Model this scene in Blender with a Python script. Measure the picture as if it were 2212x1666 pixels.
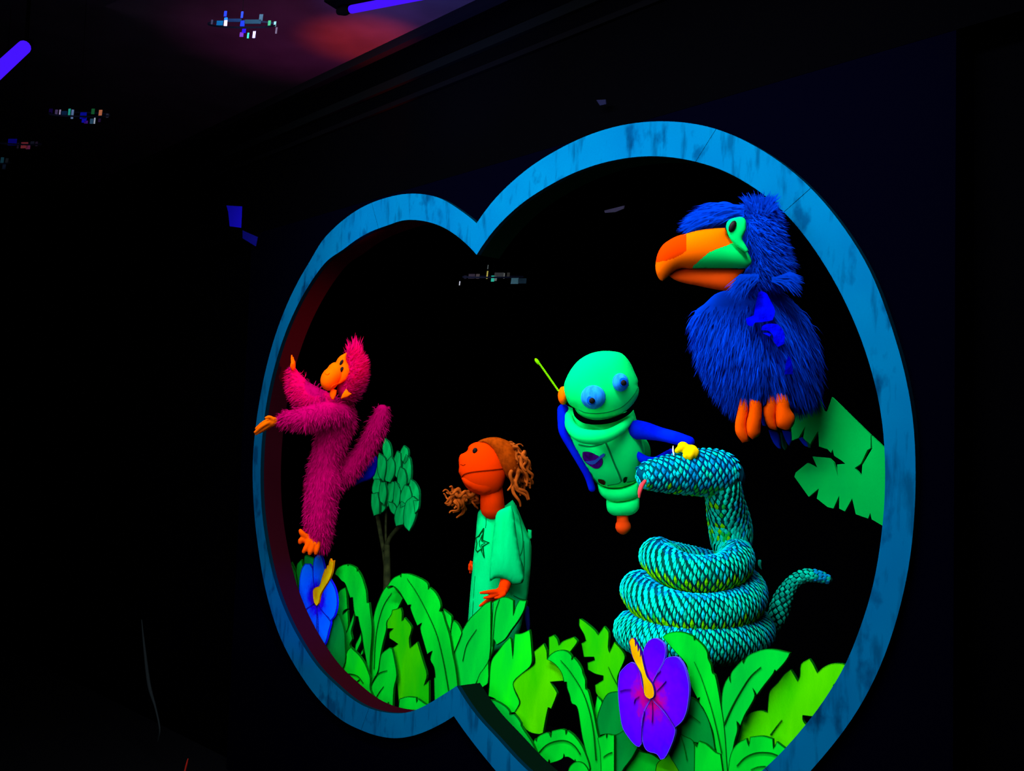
import bpy, math, random
import numpy as np
from mathutils import Vector, Matrix
from mathutils.bvhtree import BVHTree
from mathutils.geometry import delaunay_2d_cdt

random.seed(7)
for o in list(bpy.data.objects):
    bpy.data.objects.remove(o)
SC = bpy.context.scene
COL = SC.collection

# ---------------------------------------------------------------- camera
F = 2402.95                       # focal length in pixels of the 2212 px wide frame
PITCH, ROLL = 0.06822, 0.03168
TH, DP = 0.87242, 3.85176         # yaw of the puppet booth front, its distance on the view axis
CAMZ = 1.5
UX = Vector((math.cos(TH), -math.sin(TH), 0))     # along the booth front, to the right
NX = Vector((math.sin(TH), math.cos(TH), 0))      # into the booth
ORG = Vector((0, DP, CAMZ))


def ray(px, py):
    a = (px - 1106) / F
    b = -(py - 833) / F
    c, s = math.cos(ROLL), math.sin(ROLL)
    x = c * a - s * b
    z = s * a + c * b
    c, s = math.cos(PITCH), math.sin(PITCH)
    return Vector((x, c - s * z, s + c * z))


CAMP = Vector((0, 0, CAMZ))
f_ = ray(1106, 833)
r_ = (ray(1106 + F, 833) - f_).normalized()
u_ = r_.cross(f_).normalized()
f_ = f_.normalized()
cam = bpy.data.objects.new('camera', bpy.data.cameras.new('camera'))
COL.objects.link(cam)
R = Matrix((r_, u_, -f_)).transposed().to_4x4()
cam.matrix_world = Matrix.Translation(CAMP) @ R
cam.data.sensor_fit = 'HORIZONTAL'
cam.data.sensor_width = 36
cam.data.lens = F / 2212 * 36
cam.data.clip_start = 0.05
SC.camera = cam

# ---------------------------------------------------------------- world, exposure
w = bpy.data.worlds.new('dark')
SC.world = w
w.use_nodes = True
w.node_tree.nodes['Background'].inputs[0].default_value = (0.15, 0.12, 1, 1)
w.node_tree.nodes['Background'].inputs[1].default_value = 0.012
SC.view_settings.view_transform = 'Standard'
SC.view_settings.look = 'None'
SC.view_settings.exposure = 0
SC.view_settings.gamma = 1


def st(u, k, z):
    """booth coordinates: u along the front, k depth into the booth, z height above the floor"""
    p = ORG + UX * u + NX * k
    return Vector((p.x, p.y, z))


def area(name, p, target, sx, sy, power, color=(1, 1, 1), spread=math.pi):
    l = bpy.data.lights.new(name, 'AREA')
    l.shape = 'RECTANGLE'
    l.size, l.size_y = sx, sy
    l.energy = power
    l.color = color
    l.spread = spread
    o = bpy.data.objects.new(name, l)
    COL.objects.link(o)
    o.location = p
    d = (target - p).normalized()
    x = UX - d * UX.dot(d)
    x.normalize()
    y = (-d).cross(x)
    o.matrix_world = Matrix.Translation(p) @ Matrix((x, y, -d)).transposed().to_4x4()
    return o


# bars of fluorescent light under the hall ceiling, then added fill and booth lights
area('ceiling_bar_light', st(0.3, -0.95, 3.05), st(0.1, 0.2, 1.5), 3.2, 0.12, 58, (.95, 1, .97), math.radians(125))
area('hall_bar_light', st(0.4, -2.1, 2.9), st(0.1, 0.2, 1.0), 2.6, 0.12, 18, (1, 1, 1), math.radians(105))
area('added_fill_light', st(0.5, -2.5, 1.5), st(0.1, 0.2, 1.2), 2.2, 1.6, 15.5, (1, .93, 1), math.radians(120))  # unseen panel added to soften the shading, not a hall lamp
area('added_booth_light', st(0.0, 0.35, 2.6), st(0.0, 0.5, 1.0), 2.6, 0.1, 9, (1, 1, 1))  # unseen bar added inside the booth to brighten the puppets


def spot(name, p, target, power, ang, color, radius=0.03, blend=1):
    l = bpy.data.lights.new(name, 'SPOT')
    l.energy = power
    l.spot_size = ang
    l.spot_blend = blend
    l.color = color
    l.shadow_soft_size = radius
    o = bpy.data.objects.new(name, l)
    COL.objects.link(o)
    d = (target - p).normalized()
    o.matrix_world = Matrix.Translation(p) @ d.to_track_quat('-Z', 'Y').to_matrix().to_4x4()
    return o


def lin(c):
    c = c / 255
    return c / 12.92 if c <= 0.04045 else ((c + 0.055) / 1.055) ** 2.4


# ---------------------------------------------------------------- materials
def mat(name, rgb, f=1.0, rough=0.9, spec=0.0, noise=0.0, nscale=20, stretch=(1, 1, 1), second=None, sheen=0, bump=0):
    m = bpy.data.materials.new(name)
    m.use_nodes = True
    nt = m.node_tree
    b = nt.nodes['Principled BSDF']
    col = [min(1, lin(c) * f) for c in rgb] + [1]
    b.inputs['Base Color'].default_value = col
    b.inputs['Roughness'].default_value = rough
    b.inputs['Specular IOR Level'].default_value = spec
    if noise or second:
        tc = nt.nodes.new('ShaderNodeTexCoord')
        mp = nt.nodes.new('ShaderNodeMapping')
        mp.inputs['Scale'].default_value = stretch
        n = nt.nodes.new('ShaderNodeTexNoise')
        n.inputs['Scale'].default_value = nscale
        n.inputs['Detail'].default_value = 4
        nt.links.new(tc.outputs['Object'], mp.inputs[0])
        nt.links.new(mp.outputs[0], n.inputs['Vector'])
        cr = nt.nodes.new('ShaderNodeValToRGB')
        cr.color_ramp.elements[0].position = 0.35
        cr.color_ramp.elements[1].position = 0.65
        c2 = [min(1, lin(c) * f) for c in second] + [1] if second else [c * (1 - noise) for c in col[:3]] + [1]
        cr.color_ramp.elements[0].color = c2
        cr.color_ramp.elements[1].color = col
        nt.links.new(n.outputs[0], cr.inputs[0])
        nt.links.new(cr.outputs[0], b.inputs['Base Color'])
        if bump:
            bp = nt.nodes.new('ShaderNodeBump')
            bp.inputs['Strength'].default_value = bump
            bp.inputs['Distance'].default_value = 0.01
            nt.links.new(n.outputs[0], bp.inputs['Height'])
            nt.links.new(bp.outputs[0], b.inputs['Normal'])
    return m


def emit(name, rgb, s):
    m = bpy.data.materials.new(name)
    m.use_nodes = True
    b = m.node_tree.nodes['Principled BSDF']
    c = [lin(v) for v in rgb] + [1]
    b.inputs['Base Color'].default_value = (0, 0, 0, 1)
    b.inputs['Emission Color'].default_value = c
    b.inputs['Emission Strength'].default_value = s
    b.inputs['Specular IOR Level'].default_value = 0
    return m


# ---------------------------------------------------------------- object helpers
WO = {}


def worg(parent):
    return WO[parent.name] if parent else Vector((0, 0, 0))


def thing(name, label, cat, loc, group=None):
    o = bpy.data.objects.new(name, None)
    COL.objects.link(o)
    o.empty_display_size = 0.05
    o.location = loc
    WO[o.name] = Vector(loc)
    o['label'] = label
    o['category'] = cat
    if group:
        o['group'] = group
    return o


def tag(o, label, cat, group=None):
    o['label'] = label
    o['category'] = cat
    if group:
        o['group'] = group
    return o


def obj(name, verts, faces, mats, parent=None, mi=None, smooth=False, org=None, label=None):
    if not isinstance(mats, (list, tuple)):
        mats = [mats]
    verts = [Vector(v) for v in verts]
    if org is None:
        org = sum(verts, Vector()) / len(verts)
    me = bpy.data.meshes.new(name)
    me.from_pydata([v - org for v in verts], [], [tuple(f) for f in faces])
    for m in mats:
        me.materials.append(m)
    if mi is not None:
        me.polygons.foreach_set('material_index', mi)
    me.polygons.foreach_set('use_smooth', [smooth] * len(me.polygons))
    me.update()
    o = bpy.data.objects.new(name, me)
    COL.objects.link(o)
    o.location = org - worg(parent)
    o.parent = parent
    WO[o.name] = org
    if label:
        o['label'] = label
    return o


def struct(name, verts, faces, mats, **kw):
    o = obj(name, verts, faces, mats, **kw)
    o['kind'] = 'structure'
    return o


def P(px, py, k=0.0):
    """the point that many metres behind the booth front, seen at that pixel"""
    r = ray(px, py)
    t = (DP * math.cos(TH) + k) / (r.dot(NX))
    return CAMP + r * t


def S(px, py, D):
    return CAMP + ray(px, py) * D


def crop(ox, oy, s):
    return lambda pts: [(ox + x / s, oy + y / s) for x, y in pts]


C1 = crop(540, 700, 3.086)
C2 = crop(900, 900, 3.332)
C3 = crop(580, 1170, 4.0625)
C4 = crop(960, 1300, 4.552)
C5 = crop(1240, 1300, 4.5526)
C6 = crop(1480, 1330, 4.9575)
CR = crop(1120, 720, 3.6212)
CS = crop(1300, 930, 3.333)
CA = crop(1390, 400, 5.205)
CB = crop(1460, 640, 3.204)


def catmull(pts, n=4, closed=False):
    pts = [Vector(p) if len(p) == 3 else Vector((p[0], p[1], 0)) for p in pts]
    out = []
    m = len(pts)
    rng = range(m) if closed else range(m - 1)
    for i in rng:
        p0 = pts[(i - 1) % m] if closed or i > 0 else pts[0] * 2 - pts[1]
        p1 = pts[i]
        p2 = pts[(i + 1) % m]
        p3 = pts[(i + 2) % m] if closed or i + 2 < m else p2 * 2 - p1
        for j in range(n):
            t = j / n
            out.append(0.5 * ((2 * p1) + (p2 - p0) * t + (2 * p0 - 5 * p1 + 4 * p2 - p3) * t * t + (3 * p1 - p0 - 3 * p2 + p3) * t ** 3))
    if not closed:
        out.append(pts[-1])
    return out


def softpoly(pts, ang=55, n=3):
    """rounds the gentle bends of an outline, keeps its sharp corners"""
    m = len(pts)
    V = [Vector((p[0], p[1])) for p in pts]
    sharp = []
    for i in range(m):
        a = V[i] - V[i - 1]
        b = V[(i + 1) % m] - V[i]
        sharp.append(a.length < 1e-6 or b.length < 1e-6 or a.angle(b) > math.radians(ang))
    out = []
    for i in range(m):
        j = (i + 1) % m
        p1, p2 = V[i], V[j]
        L = (p2 - p1).length
        t1 = (p2 - p1) if sharp[i] else (p2 - V[i - 1]).normalized() * L
        t2 = (p2 - p1) if sharp[j] else (V[(j + 1) % m] - p1).normalized() * L
        for q in range(n):
            t = q / n
            h = (2 * t ** 3 - 3 * t * t + 1) * p1 + (t ** 3 - 2 * t * t + t) * t1 + (-2 * t ** 3 + 3 * t * t) * p2 + (t ** 3 - t * t) * t2
            out.append((h.x, h.y))
    return out


def parea(p):
    return 0.5 * sum(p[i - 1][0] * p[i][1] - p[i][0] * p[i - 1][1] for i in range(len(p)))


def board(name, poly, k, mats, parent=None, th=0.008, soft=True, rim=.62, org=None, label=None, ext=None):
    """a flat cut-out board with its painted dark outline, standing k behind the booth front"""
    if soft:
        poly = softpoly(poly)
    if parea(poly) < 0:
        poly = poly[::-1]
    n = len(poly)
    r = delaunay_2d_cdt([Vector(p) for p in poly], [], [list(range(n))], 1, 1e-4)
    v2 = [(p.x, p.y) for p in r[0]]
    tris = [tuple(f) for f in r[2]]
    nv = len(v2)
    front = [P(x, y, k) for x, y in v2]
    back = [v + NX * th for v in front]
    verts = front + back
    faces = []
    mi = []
    cnt = {}
    for f in tris:
        faces.append(f)
        faces.append(tuple(i + nv for i in f[::-1]))
        mi += [0, 0]
        for a, b in ((f[0], f[1]), (f[1], f[2]), (f[2], f[0])):
            cnt[(a, b)] = 1
    for (a, b) in cnt:
        if (b, a) not in cnt:
            faces.append((b, a, a + nv, b + nv))
            mi.append(1 if len(mats) > 1 else 0)
    if rim and len(mats) > 1:
        # painted outline: narrow ribbon just in front of the face
        for i in range(n):
            p0, p1, p2 = Vector(poly[i - 1]), Vector(poly[i]), Vector(poly[(i + 1) % n])
            d = (p2 - p0)
            d = d.normalized() if d.length > 1e-6 else Vector((1, 0))
            nn = Vector((-d.y, d.x))
            verts.append(P(p1.x, p1.y, k - 0.0012))
            q = p1 + nn * rim * 1.6
            verts.append(P(q.x, q.y, k - 0.0012))
        b0 = 2 * nv
        for i in range(n):
            j = (i + 1) % n
            faces.append((b0 + 2 * i, b0 + 2 * j, b0 + 2 * j + 1, b0 + 2 * i + 1))
            mi.append(1)
    return obj(name, verts, faces, mats, parent, mi, org=org, label=label)


def stripe(name, pts, k, wpx, m, parent, taper=True, smooth=4):
    """painted line as a thin raised strip following pixel points on plane k"""
    q = catmull(pts, smooth)
    vs, fs = [], []
    n = len(q)
    for i, p in enumerate(q):
        d = (q[min(i + 1, n - 1)] - q[max(i - 1, 0)])
        d.normalize()
        nn = Vector((-d.y, d.x, 0))
        w_ = wpx * (0.35 + 0.65 * (i / (n - 1)) if taper else 1) / 2
        for s, kk in ((-1, 0), (1, 0)):
            e = p + nn * s * w_
            vs.append(P(e.x, e.y, k - 0.003))
            vs.append(P(e.x, e.y, k))
    for i in range(n - 1):
        a, b = 4 * i, 4 * i + 4
        fs += [(a, b, b + 2, a + 2), (a + 1, a, a + 2, a + 3)[::-1] if False else (a, a + 1, b + 1, b), (a + 2, b + 2, b + 3, a + 3)]
    return obj(name, vs, fs, m, parent)


def tube(path, radii, seg=14, sub=5, cap=True):
    """returns verts, faces of a rounded tube through 3-D points, plus its centre line"""
    pr = catmull([tuple(p) for p in path], sub)
    rr = [v.x for v in catmull([(r, 0, 0) for r in radii], sub)]
    n = len(pr)
    tan = [(pr[min(i + 1, n - 1)] - pr[max(i - 1, 0)]).normalized() for i in range(n)]
    up = Vector((0, 0, 1))
    if abs(tan[0].dot(up)) > 0.9:
        up = Vector((0, 1, 0))
    nrm = (up - tan[0] * up.dot(tan[0])).normalized()
    rings = []
    frames = []
    for i in range(n):
        nrm = (nrm - tan[i] * nrm.dot(tan[i])).normalized()
        bi = tan[i].cross(nrm)
        frames.append((pr[i], max(rr[i], 1e-4), tan[i], nrm.copy(), bi))
    fr = list(frames)
    if cap:
        p, r, t, a, b = fr[0]
        pre = [(p - t * r * math.sin(x), max(r * math.cos(x), 1e-4), t, a, b) for x in (1.5, 1.2, 0.8, 0.4)]
        p, r, t, a, b = fr[-1]
        post = [(p + t * r * math.sin(x), max(r * math.cos(x), 1e-4), t, a, b) for x in (0.4, 0.8, 1.2, 1.5)]
        fr = pre + fr + post
    V, Fc = [], []
    for p, r, t, a, b in fr:
        for j in range(seg):
            x = 2 * math.pi * j / seg
            V.append(p + (a * math.cos(x) + b * math.sin(x)) * r)
    m = len(fr)
    for i in range(m - 1):
        for j in range(seg):
            k = (j + 1) % seg
            Fc.append((i * seg + j, i * seg + k, (i + 1) * seg + k, (i + 1) * seg + j))
    Fc.append(tuple(range(seg))[::-1])
    Fc.append(tuple((m - 1) * seg + j for j in range(seg)))
    return V, Fc, frames


def ptube(pts, radii_px, **kw):
    """tube through (px, py, D) with radii in pixels"""
    return tube([S(*p) for p in pts], [r * p[2] / F for r, p in zip(radii_px, pts)], **kw)


def ell(px, py, D, rx, ry, rd, rot=0, nu=24, nv=14):
    """ellipsoid: radii rx, ry in pixels, rd in metres along the view, rot in degrees (clockwise on screen)"""
    c = S(px, py, D)
    s = D / F
    a = math.radians(-rot)
    ax = r_ * math.cos(a) + u_ * math.sin(a)
    ay = -r_ * math.sin(a) + u_ * math.cos(a)
    V, Fc = [], []
    for i in range(nv + 1):
        t = math.pi * i / nv
        for j in range(nu):
            q = 2 * math.pi * j / nu
            V.append(c + ax * (rx * s * math.sin(t) * math.cos(q)) + ay * (ry * s * math.cos(t)) + f_ * (rd * math.sin(t) * math.sin(q)))
    for i in range(nv):
        for j in range(nu):
            k = (j + 1) % nu
            Fc.append((i * nu + j, i * nu + k, (i + 1) * nu + k, (i + 1) * nu + j))
    return V, Fc


def merge(*lst):
    V, Fc = [], []
    for it in lst:
        b = len(V)
        V += list(it[0])
        Fc += [tuple(i + b for i in f) for f in it[1]]
    return V, Fc


def inflate(poly, D, hs=1.0, cells=46, soft=True, hmax=None, slope=(0, 0)):
    """a stuffed cushion shape: the outline puffed towards and away from the viewer"""
    if soft:
        poly = softpoly(poly)
    if parea(poly) < 0:
        poly = poly[::-1]
    xs = [p[0] for p in poly]
    ys = [p[1] for p in poly]
    x0, x1, y0, y1 = min(xs), max(xs), min(ys), max(ys)
    st_ = max(x1 - x0, y1 - y0) / cells
    nx, ny = int((x1 - x0) / st_) + 3, int((y1 - y0) / st_) + 3
    gx = x0 - st_ + st_ * np.arange(nx)
    gy = y0 - st_ + st_ * np.arange(ny)
    X, Y = np.meshgrid(gx, gy)
    ins = np.zeros(X.shape, bool)
    n = len(poly)
    for i in range(n):
        ax, ay = poly[i - 1]
        bx, by = poly[i]
        if ay == by:
            continue
        c = ((ay > Y) != (by > Y)) & (X < (bx - ax) * (Y - ay) / (by - ay) + ax)
        ins ^= c
    u = np.zeros(X.shape)
    for _ in range(700):
        u[1:-1, 1:-1] = (u[:-2, 1:-1] + u[2:, 1:-1] + u[1:-1, :-2] + u[1:-1, 2:] + st_ * st_) / 4
        u[~ins] = 0
    pts = [Vector(p) for p in poly]
    A = np.array(poly)
    B = np.roll(A, -1, 0)
    AB = B - A
    L2 = (AB ** 2).sum(1) + 1e-9
    for iy in range(ny):
        for ix in range(nx):
            if ins[iy, ix]:
                p = np.array((gx[ix], gy[iy]))
                t = np.clip(((p - A) * AB).sum(1) / L2, 0, 1)
                d = np.sqrt((((A + AB * t[:, None]) - p) ** 2).sum(1).min())
                if d > st_ * 0.45:
                    pts.append(Vector((p[0], p[1])))
    r = delaunay_2d_cdt(pts, [], [list(range(n))], 1, 1e-4)
    v2 = r[0]
    tris = r[2]
    edge_use = {}
    for f in tris:
        for a, b in ((f[0], f[1]), (f[1], f[2]), (f[2], f[0])):
            edge_use[(a, b)] = 1
    bnd = set()
    for (a, b) in edge_use:
        if (b, a) not in edge_use:
            bnd.add(a)
            bnd.add(b)
    sc = D / F
    V, fi, bi = [], {}, {}
    xm, ym = (x0 + x1) / 2, (y0 + y1) / 2
    for i, p in enumerate(v2):
        fx, fy = (p.x - gx[0]) / st_, (p.y - gy[0]) / st_
        ix, iy = int(fx), int(fy)
        ix, iy = min(max(ix, 0), nx - 2), min(max(iy, 0), ny - 2)
        ax, ay = fx - ix, fy - iy
        uu = (u[iy, ix] * (1 - ax) + u[iy, ix + 1] * ax) * (1 - ay) + (u[iy + 1, ix] * (1 - ax) + u[iy + 1, ix + 1] * ax) * ay
        h = 0 if i in bnd else math.sqrt(max(3.0 * uu, 0)) * sc * hs
        if hmax:
            h = hmax * math.tanh(h / hmax)
        dd = D + slope[0] * (p.x - xm) * sc + slope[1] * (p.y - ym) * sc
        fi[i] = len(V)
        V.append(S(p.x, p.y, dd - h))
        if i in bnd:
            bi[i] = fi[i]
        else:
            bi[i] = len(V)
            V.append(S(p.x, p.y, dd + h))
    Fc = []
    for f in tris:
        Fc.append(tuple(fi[i] for i in f[::-1]))
        Fc.append(tuple(bi[i] for i in f))
    return V, Fc


def remesh(vf, voxel, sm=6):
    me = bpy.data.meshes.new('t')
    me.from_pydata([tuple(v) for v in vf[0]], [], vf[1])
    o = bpy.data.objects.new('t', me)
    COL.objects.link(o)
    m = o.modifiers.new('r', 'REMESH')
    m.mode = 'VOXEL'
    m.voxel_size = voxel
    s = o.modifiers.new('s', 'SMOOTH')
    s.factor = 0.5
    s.iterations = sm
    dg = bpy.context.evaluated_depsgraph_get()
    me2 = bpy.data.meshes.new_from_object(o.evaluated_get(dg))
    V = [v.co.copy() for v in me2.vertices]
    Fc = [tuple(p.vertices) for p in me2.polygons]
    bpy.data.objects.remove(o)
    bpy.data.meshes.remove(me)
    bpy.data.meshes.remove(me2)
    return V, Fc


def fur(vf, n, length, flow, wid=0.0022, lift=0.6, rnd=0.35, mask=None):
    """tapered strands growing from a surface; flow gives the combing direction at a point"""
    V, Fc = vf
    tris = []
    for f in Fc:
        for i in range(1, len(f) - 1):
            tris.append((f[0], f[i], f[i + 1]))
    A = np.array([[tuple(V[i]) for i in t] for t in tris])
    cr = np.cross(A[:, 1] - A[:, 0], A[:, 2] - A[:, 0])
    ar = np.linalg.norm(cr, axis=1) + 1e-12
    cum = np.cumsum(ar)
    out, fc = [], []
    for _ in range(n):
        i = int(np.searchsorted(cum, random.random() * cum[-1]))
        i = min(i, len(tris) - 1)
        a, b = random.random(), random.random()
        if a + b > 1:
            a, b = 1 - a, 1 - b
        p = Vector(A[i, 0]) * (1 - a - b) + Vector(A[i, 1]) * a + Vector(A[i, 2]) * b
        nn = Vector(cr[i] / ar[i])
        fl = flow(p)
        if mask and not mask(p):
            continue
        d = nn * lift + fl + Vector((random.gauss(0, rnd), random.gauss(0, rnd), random.gauss(0, rnd)))
        d.normalize()
        d2 = (d + fl * 0.8).normalized()
        L = length * random.uniform(0.6, 1.25)
        side = d.cross(nn + Vector((random.gauss(0, 0.5), random.gauss(0, 0.5), random.gauss(0, 0.5))))
        if side.length < 1e-5:
            continue
        side = side.normalized() * wid * random.uniform(0.7, 1.3)
        p = p - nn * 0.003
        q = p + d * L * 0.55
        e = q + d2 * L * 0.45
        b0 = len(out)
        out += [p - side, p + side, q + side * 0.7, q - side * 0.7, e]
        fc += [(b0, b0 + 1, b0 + 2, b0 + 3), (b0 + 3, b0 + 2, b0 + 4)]
    return out, fc


def bvh(vf):
    return BVHTree.FromPolygons([tuple(v) for v in vf[0]], [f for f in vf[1]])


def onto(tree, px, py, off=0.002, D=None):
    r = ray(px, py).normalized()
    h = tree.ray_cast(CAMP, r)
    if h[0] is None:
        h = tree.find_nearest(S(px, py, D if D else 3.5))
        return h[0] - r * off
    return h[0] - r * off


def decal(poly, tree, off=0.002, cells=10, soft=True, th=0.004):
    """a thin patch laid on a curved surface"""
    if soft:
        poly = softpoly(poly)
    if parea(poly) < 0:
        poly = poly[::-1]
    n = len(poly)
    xs = [p[0] for p in poly]
    ys = [p[1] for p in poly]
    s = max(max(xs) - min(xs), max(ys) - min(ys)) / cells
    pts = [Vector(p) for p in poly]
    y = min(ys) + s / 2
    while y < max(ys):
        x = min(xs) + s / 2
        while x < max(xs):
            c = False
            for i in range(n):
                ax, ay = poly[i - 1]
                bx, by = poly[i]
                if (ay > y) != (by > y) and x < (bx - ax) * (y - ay) / (by - ay) + ax:
                    c = not c
            if c and min((Vector(q) - Vector((x, y))).length for q in poly) > s * 0.4:
                pts.append(Vector((x, y)))
            x += s
        y += s
    r = delaunay_2d_cdt(pts, [], [list(range(n))], 1, 1e-4)
    nv = len(r[0])
    fr = [onto(tree, p.x, p.y, off) for p in r[0]]
    bk = [v + (v - CAMP).normalized() * th for v in fr]
    Fc = []
    eu = {}
    for f in r[2]:
        Fc.append(tuple(f[::-1]))
        Fc.append(tuple(i + nv for i in f))
        for a, b in ((f[0], f[1]), (f[1], f[2]), (f[2], f[0])):
            eu[(a, b)] = 1
    for (a, b) in eu:
        if (b, a) not in eu:
            Fc.append((a, b, b + nv, a + nv))
    return fr + bk, Fc


def sline(pts, tree, rpx, off=0.001, D=3.7, sub=4):
    q = catmull(pts, sub)
    path = [onto(tree, p.x, p.y, off, D) for p in q]
    return tube(path, [rpx * D / F] * len(path), seg=8, sub=1)


def box(p0, ax, ay, az):
    V = [p0 + ax * i + ay * j + az * k for i in (0, 1) for j in (0, 1) for k in (0, 1)]
    Fc = [(0, 1, 3, 2), (4, 6, 7, 5), (0, 4, 5, 1), (2, 3, 7, 6), (0, 2, 6, 4), (1, 5, 7, 3)]
    return V, Fc


def bbox_st(u0, u1, k0, k1, z0, z1):
    p = st(u0, k0, z0)
    return box(p, UX * (u1 - u0), NX * (k1 - k0), Vector((0, 0, z1 - z0)))


# ================================================================ the room
M_black = mat('black_matt_paint', (3, 3, 8), rough=1, spec=0)
M_blackfelt = mat('black_felt', (1, 1, 2), rough=1, spec=0)
M_panel = mat('night_blue_panel', (.6, .6, 6), rough=1, spec=0)
M_ceil = mat('grey_ceiling_board', (62, 46, 66), rough=1, spec=0, noise=0.25, nscale=5)
M_floor = mat('black_carpet', (6, 6, 9), rough=1, spec=0)
M_trim = mat('dark_ceiling_rail', (13, 11, 18), rough=0.9)

U0, U1, ZT = -2.02, 1.62, 2.57
struct('floor', *bbox_st(-6, 5, -4.5, 2.2, -0.05, 0), M_floor)
struct('ceiling', *bbox_st(-6, 5, -4.5, 0.0, 3.20, 3.25), M_ceil)
struct('ceiling_booth', *bbox_st(-6, 5, 0.12, 1.98, 3.2, 3.25), M_blackfelt)
struct('wall_back', *bbox_st(-6, 5, 1.9, 1.98, 0, 3.25), M_blackfelt)
struct('wall_left', *bbox_st(-6.08, -6, -4.5, 2.2, 0, 3.25), M_blackfelt)
struct('wall_right', *bbox_st(5, 5.08, -4.5, 2.2, 0, 3.25), M_blackfelt)
struct('wall_rear', *bbox_st(-6, 5, -4.58, -4.5, 0, 3.25), M_blackfelt)
struct('wall_side', *merge(bbox_st(-6, U0, 0.089, 0.2, 0, 3.2), bbox_st(U1, 5, 0.089, 0.2, 0, 3.2)), M_blackfelt)
struct('wall_bulkhead', *merge(bbox_st(-6, 5, 0.0, 0.12, ZT + 0.001, 3.25)), M_blackfelt)
struct('trim_1', *bbox_st(-6, 5, -0.035, 0, 3.165, 3.2), M_trim)
struct('trim_2', *bbox_st(-6, 5, -0.02, 0, 3.01, 3.045), mat('rail_black', (4, 5, 7), rough=.9))
struct('trim_3', *bbox_st(-6, 5, -0.015, 0, 2.93, 2.95), mat('rail_black_b', (3, 3, 5), rough=.9))

# ---- contour of the figure-eight opening, traced points on the booth front
LO = [(895,420),(840,430),(780,455),(700,525),(681,560),(611,700),(569,862),(553.6,992),(555.5,1089),(566,1186),(580,1268),(612,1374),(656,1455),(703,1517),(752,1559),(784,1574),(865,1594),(949,1569),(960,430),(1000,455)]
LI = [(880,477),(715,563),(960,490),(1000,515),(632,700),(585,862),(571,992),(572,1089),(585,1186),(604.6,1268),(634,1342),(661,1391),(691,1436),(733,1478),(789,1522),(892,1538),(925,1524),(964,1500)]
RO = [(1071,438),(1148,367),(1219,323),(1307,285),(1444,265),(1548,279),(1657,329),(1756,405),(1838,504),(1888,586),(1931,700),(1980,900),(1986,1015),(1983,1120),(1972,1221),(1952,1313),(1920,1414),(1887,1488),(1849,1552),(1807,1608),(1756,1666),(1024,1594),(1063,1643)]
RI = [(1071,504),(1126,449),(1192,405),(1263,370),(1340,348),(1411,340),(1493,348),(1575,373),(1657,422),(1718,477),(1783,564),(1833,652),(1855,700),(1913,900),(1920,992),(1919,1083),(1910,1175),(1894,1267),(1860,1373),(1839,1427),(1802,1491),(1742,1572),(1700,1620),(1651,1666),(1037,1544),(1083,1592),(1151,1665)]
UL, ZL, RL = -0.803, CAMZ - 0.035, 1.0642
UR, ZR, RR = 0.440, CAMZ - 0.048, 1.1


def uz(p):
    q = P(*p) - ORG
    return q.dot(UX), q.z + CAMZ


def contour(pts, uc, zc, Rd, nstart, nend, ccw, n=150):
    """radius as a function of angle round the circle's centre, from the upper to the lower notch"""
    pol = []
    for p in pts:
        u, z = uz(p)
        pol.append((math.atan2(z - zc, u - uc), math.hypot(u - uc, z - zc)))
    us, zs = uz(nstart)
    ue, ze = uz(nend)
    a0, a1 = math.atan2(zs - zc, us - uc), math.atan2(ze - zc, ue - uc)
    pol += [(a0, math.hypot(us - uc, zs - zc)), (a1, math.hypot(ue - uc, ze - zc))]
    if ccw:
        f = lambda a: (a - a0) % (2 * math.pi)
    else:
        f = lambda a: (a0 - a) % (2 * math.pi)
    tot = f(a1)
    k = sorted((min(f(a), tot), r) for a, r in pol)
    ks = [x[0] for x in k]
    rs = [x[1] for x in k]
    # where nothing was seen (below the frame edge) fall back to the true circle
    ks2, rs2 = [ks[0]], [rs[0]]
    for i in range(1, len(ks)):
        gap = ks[i] - ks[i - 1]
        if gap > 0.5:
            for t in (0.2, 0.35, 0.5, 0.65, 0.8):
                ks2.append(ks[i - 1] + gap * t)
                rs2.append(Rd)
        ks2.append(ks[i])
        rs2.append(rs[i])
    out = []
    tt = np.linspace(0, tot, n)
    rr = np.interp(tt, ks2, rs2)
    ker = np.array([1, 2, 3, 2, 1]) / 9
    pad = np.concatenate([[rr[0]] * 2, rr, [rr[-1]] * 2])
    rr2 = np.convolve(pad, ker, 'valid')
    rr2[0], rr2[-1] = rr[0], rr[-1]
    for t, r in zip(tt, rr2):
        a = a0 + t if ccw else a0 - t
        out.append((uc + r * math.cos(a), zc + r * math.sin(a)))
    return out


lo = contour(LO, UL, ZL, RL, (1038, 484), (989, 1546), True)
li = contour(LI, UL, ZL, RL - .0938, (1038, 552), (995, 1481), True)
ro = contour(RO, UR, ZR, RR, (1038, 484), (989, 1546), False)
ri = contour(RI, UR, ZR, RR - .092, (1038, 552), (995, 1481), False)

# booth front with its opening (the inner contour)
hole = [p for p in li] + [p for p in ri[::-1]][1:-1]       # down the left lobe, back up the right lobe
mc, zc_ = (UL + UR) / 2, 1.46
nh = len(hole)


def rectpt(u, z):
    du, dz = u - mc, z - zc_
    s = 1e9
    if du > 0: s = min(s, (U1 - mc) / du)
    if du < 0: s = min(s, (U0 - mc) / du)
    if dz > 0: s = min(s, (ZT - zc_) / dz)
    if dz < 0: s = min(s, (0 - zc_) / dz)
    return mc + du * s, zc_ + dz * s


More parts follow.
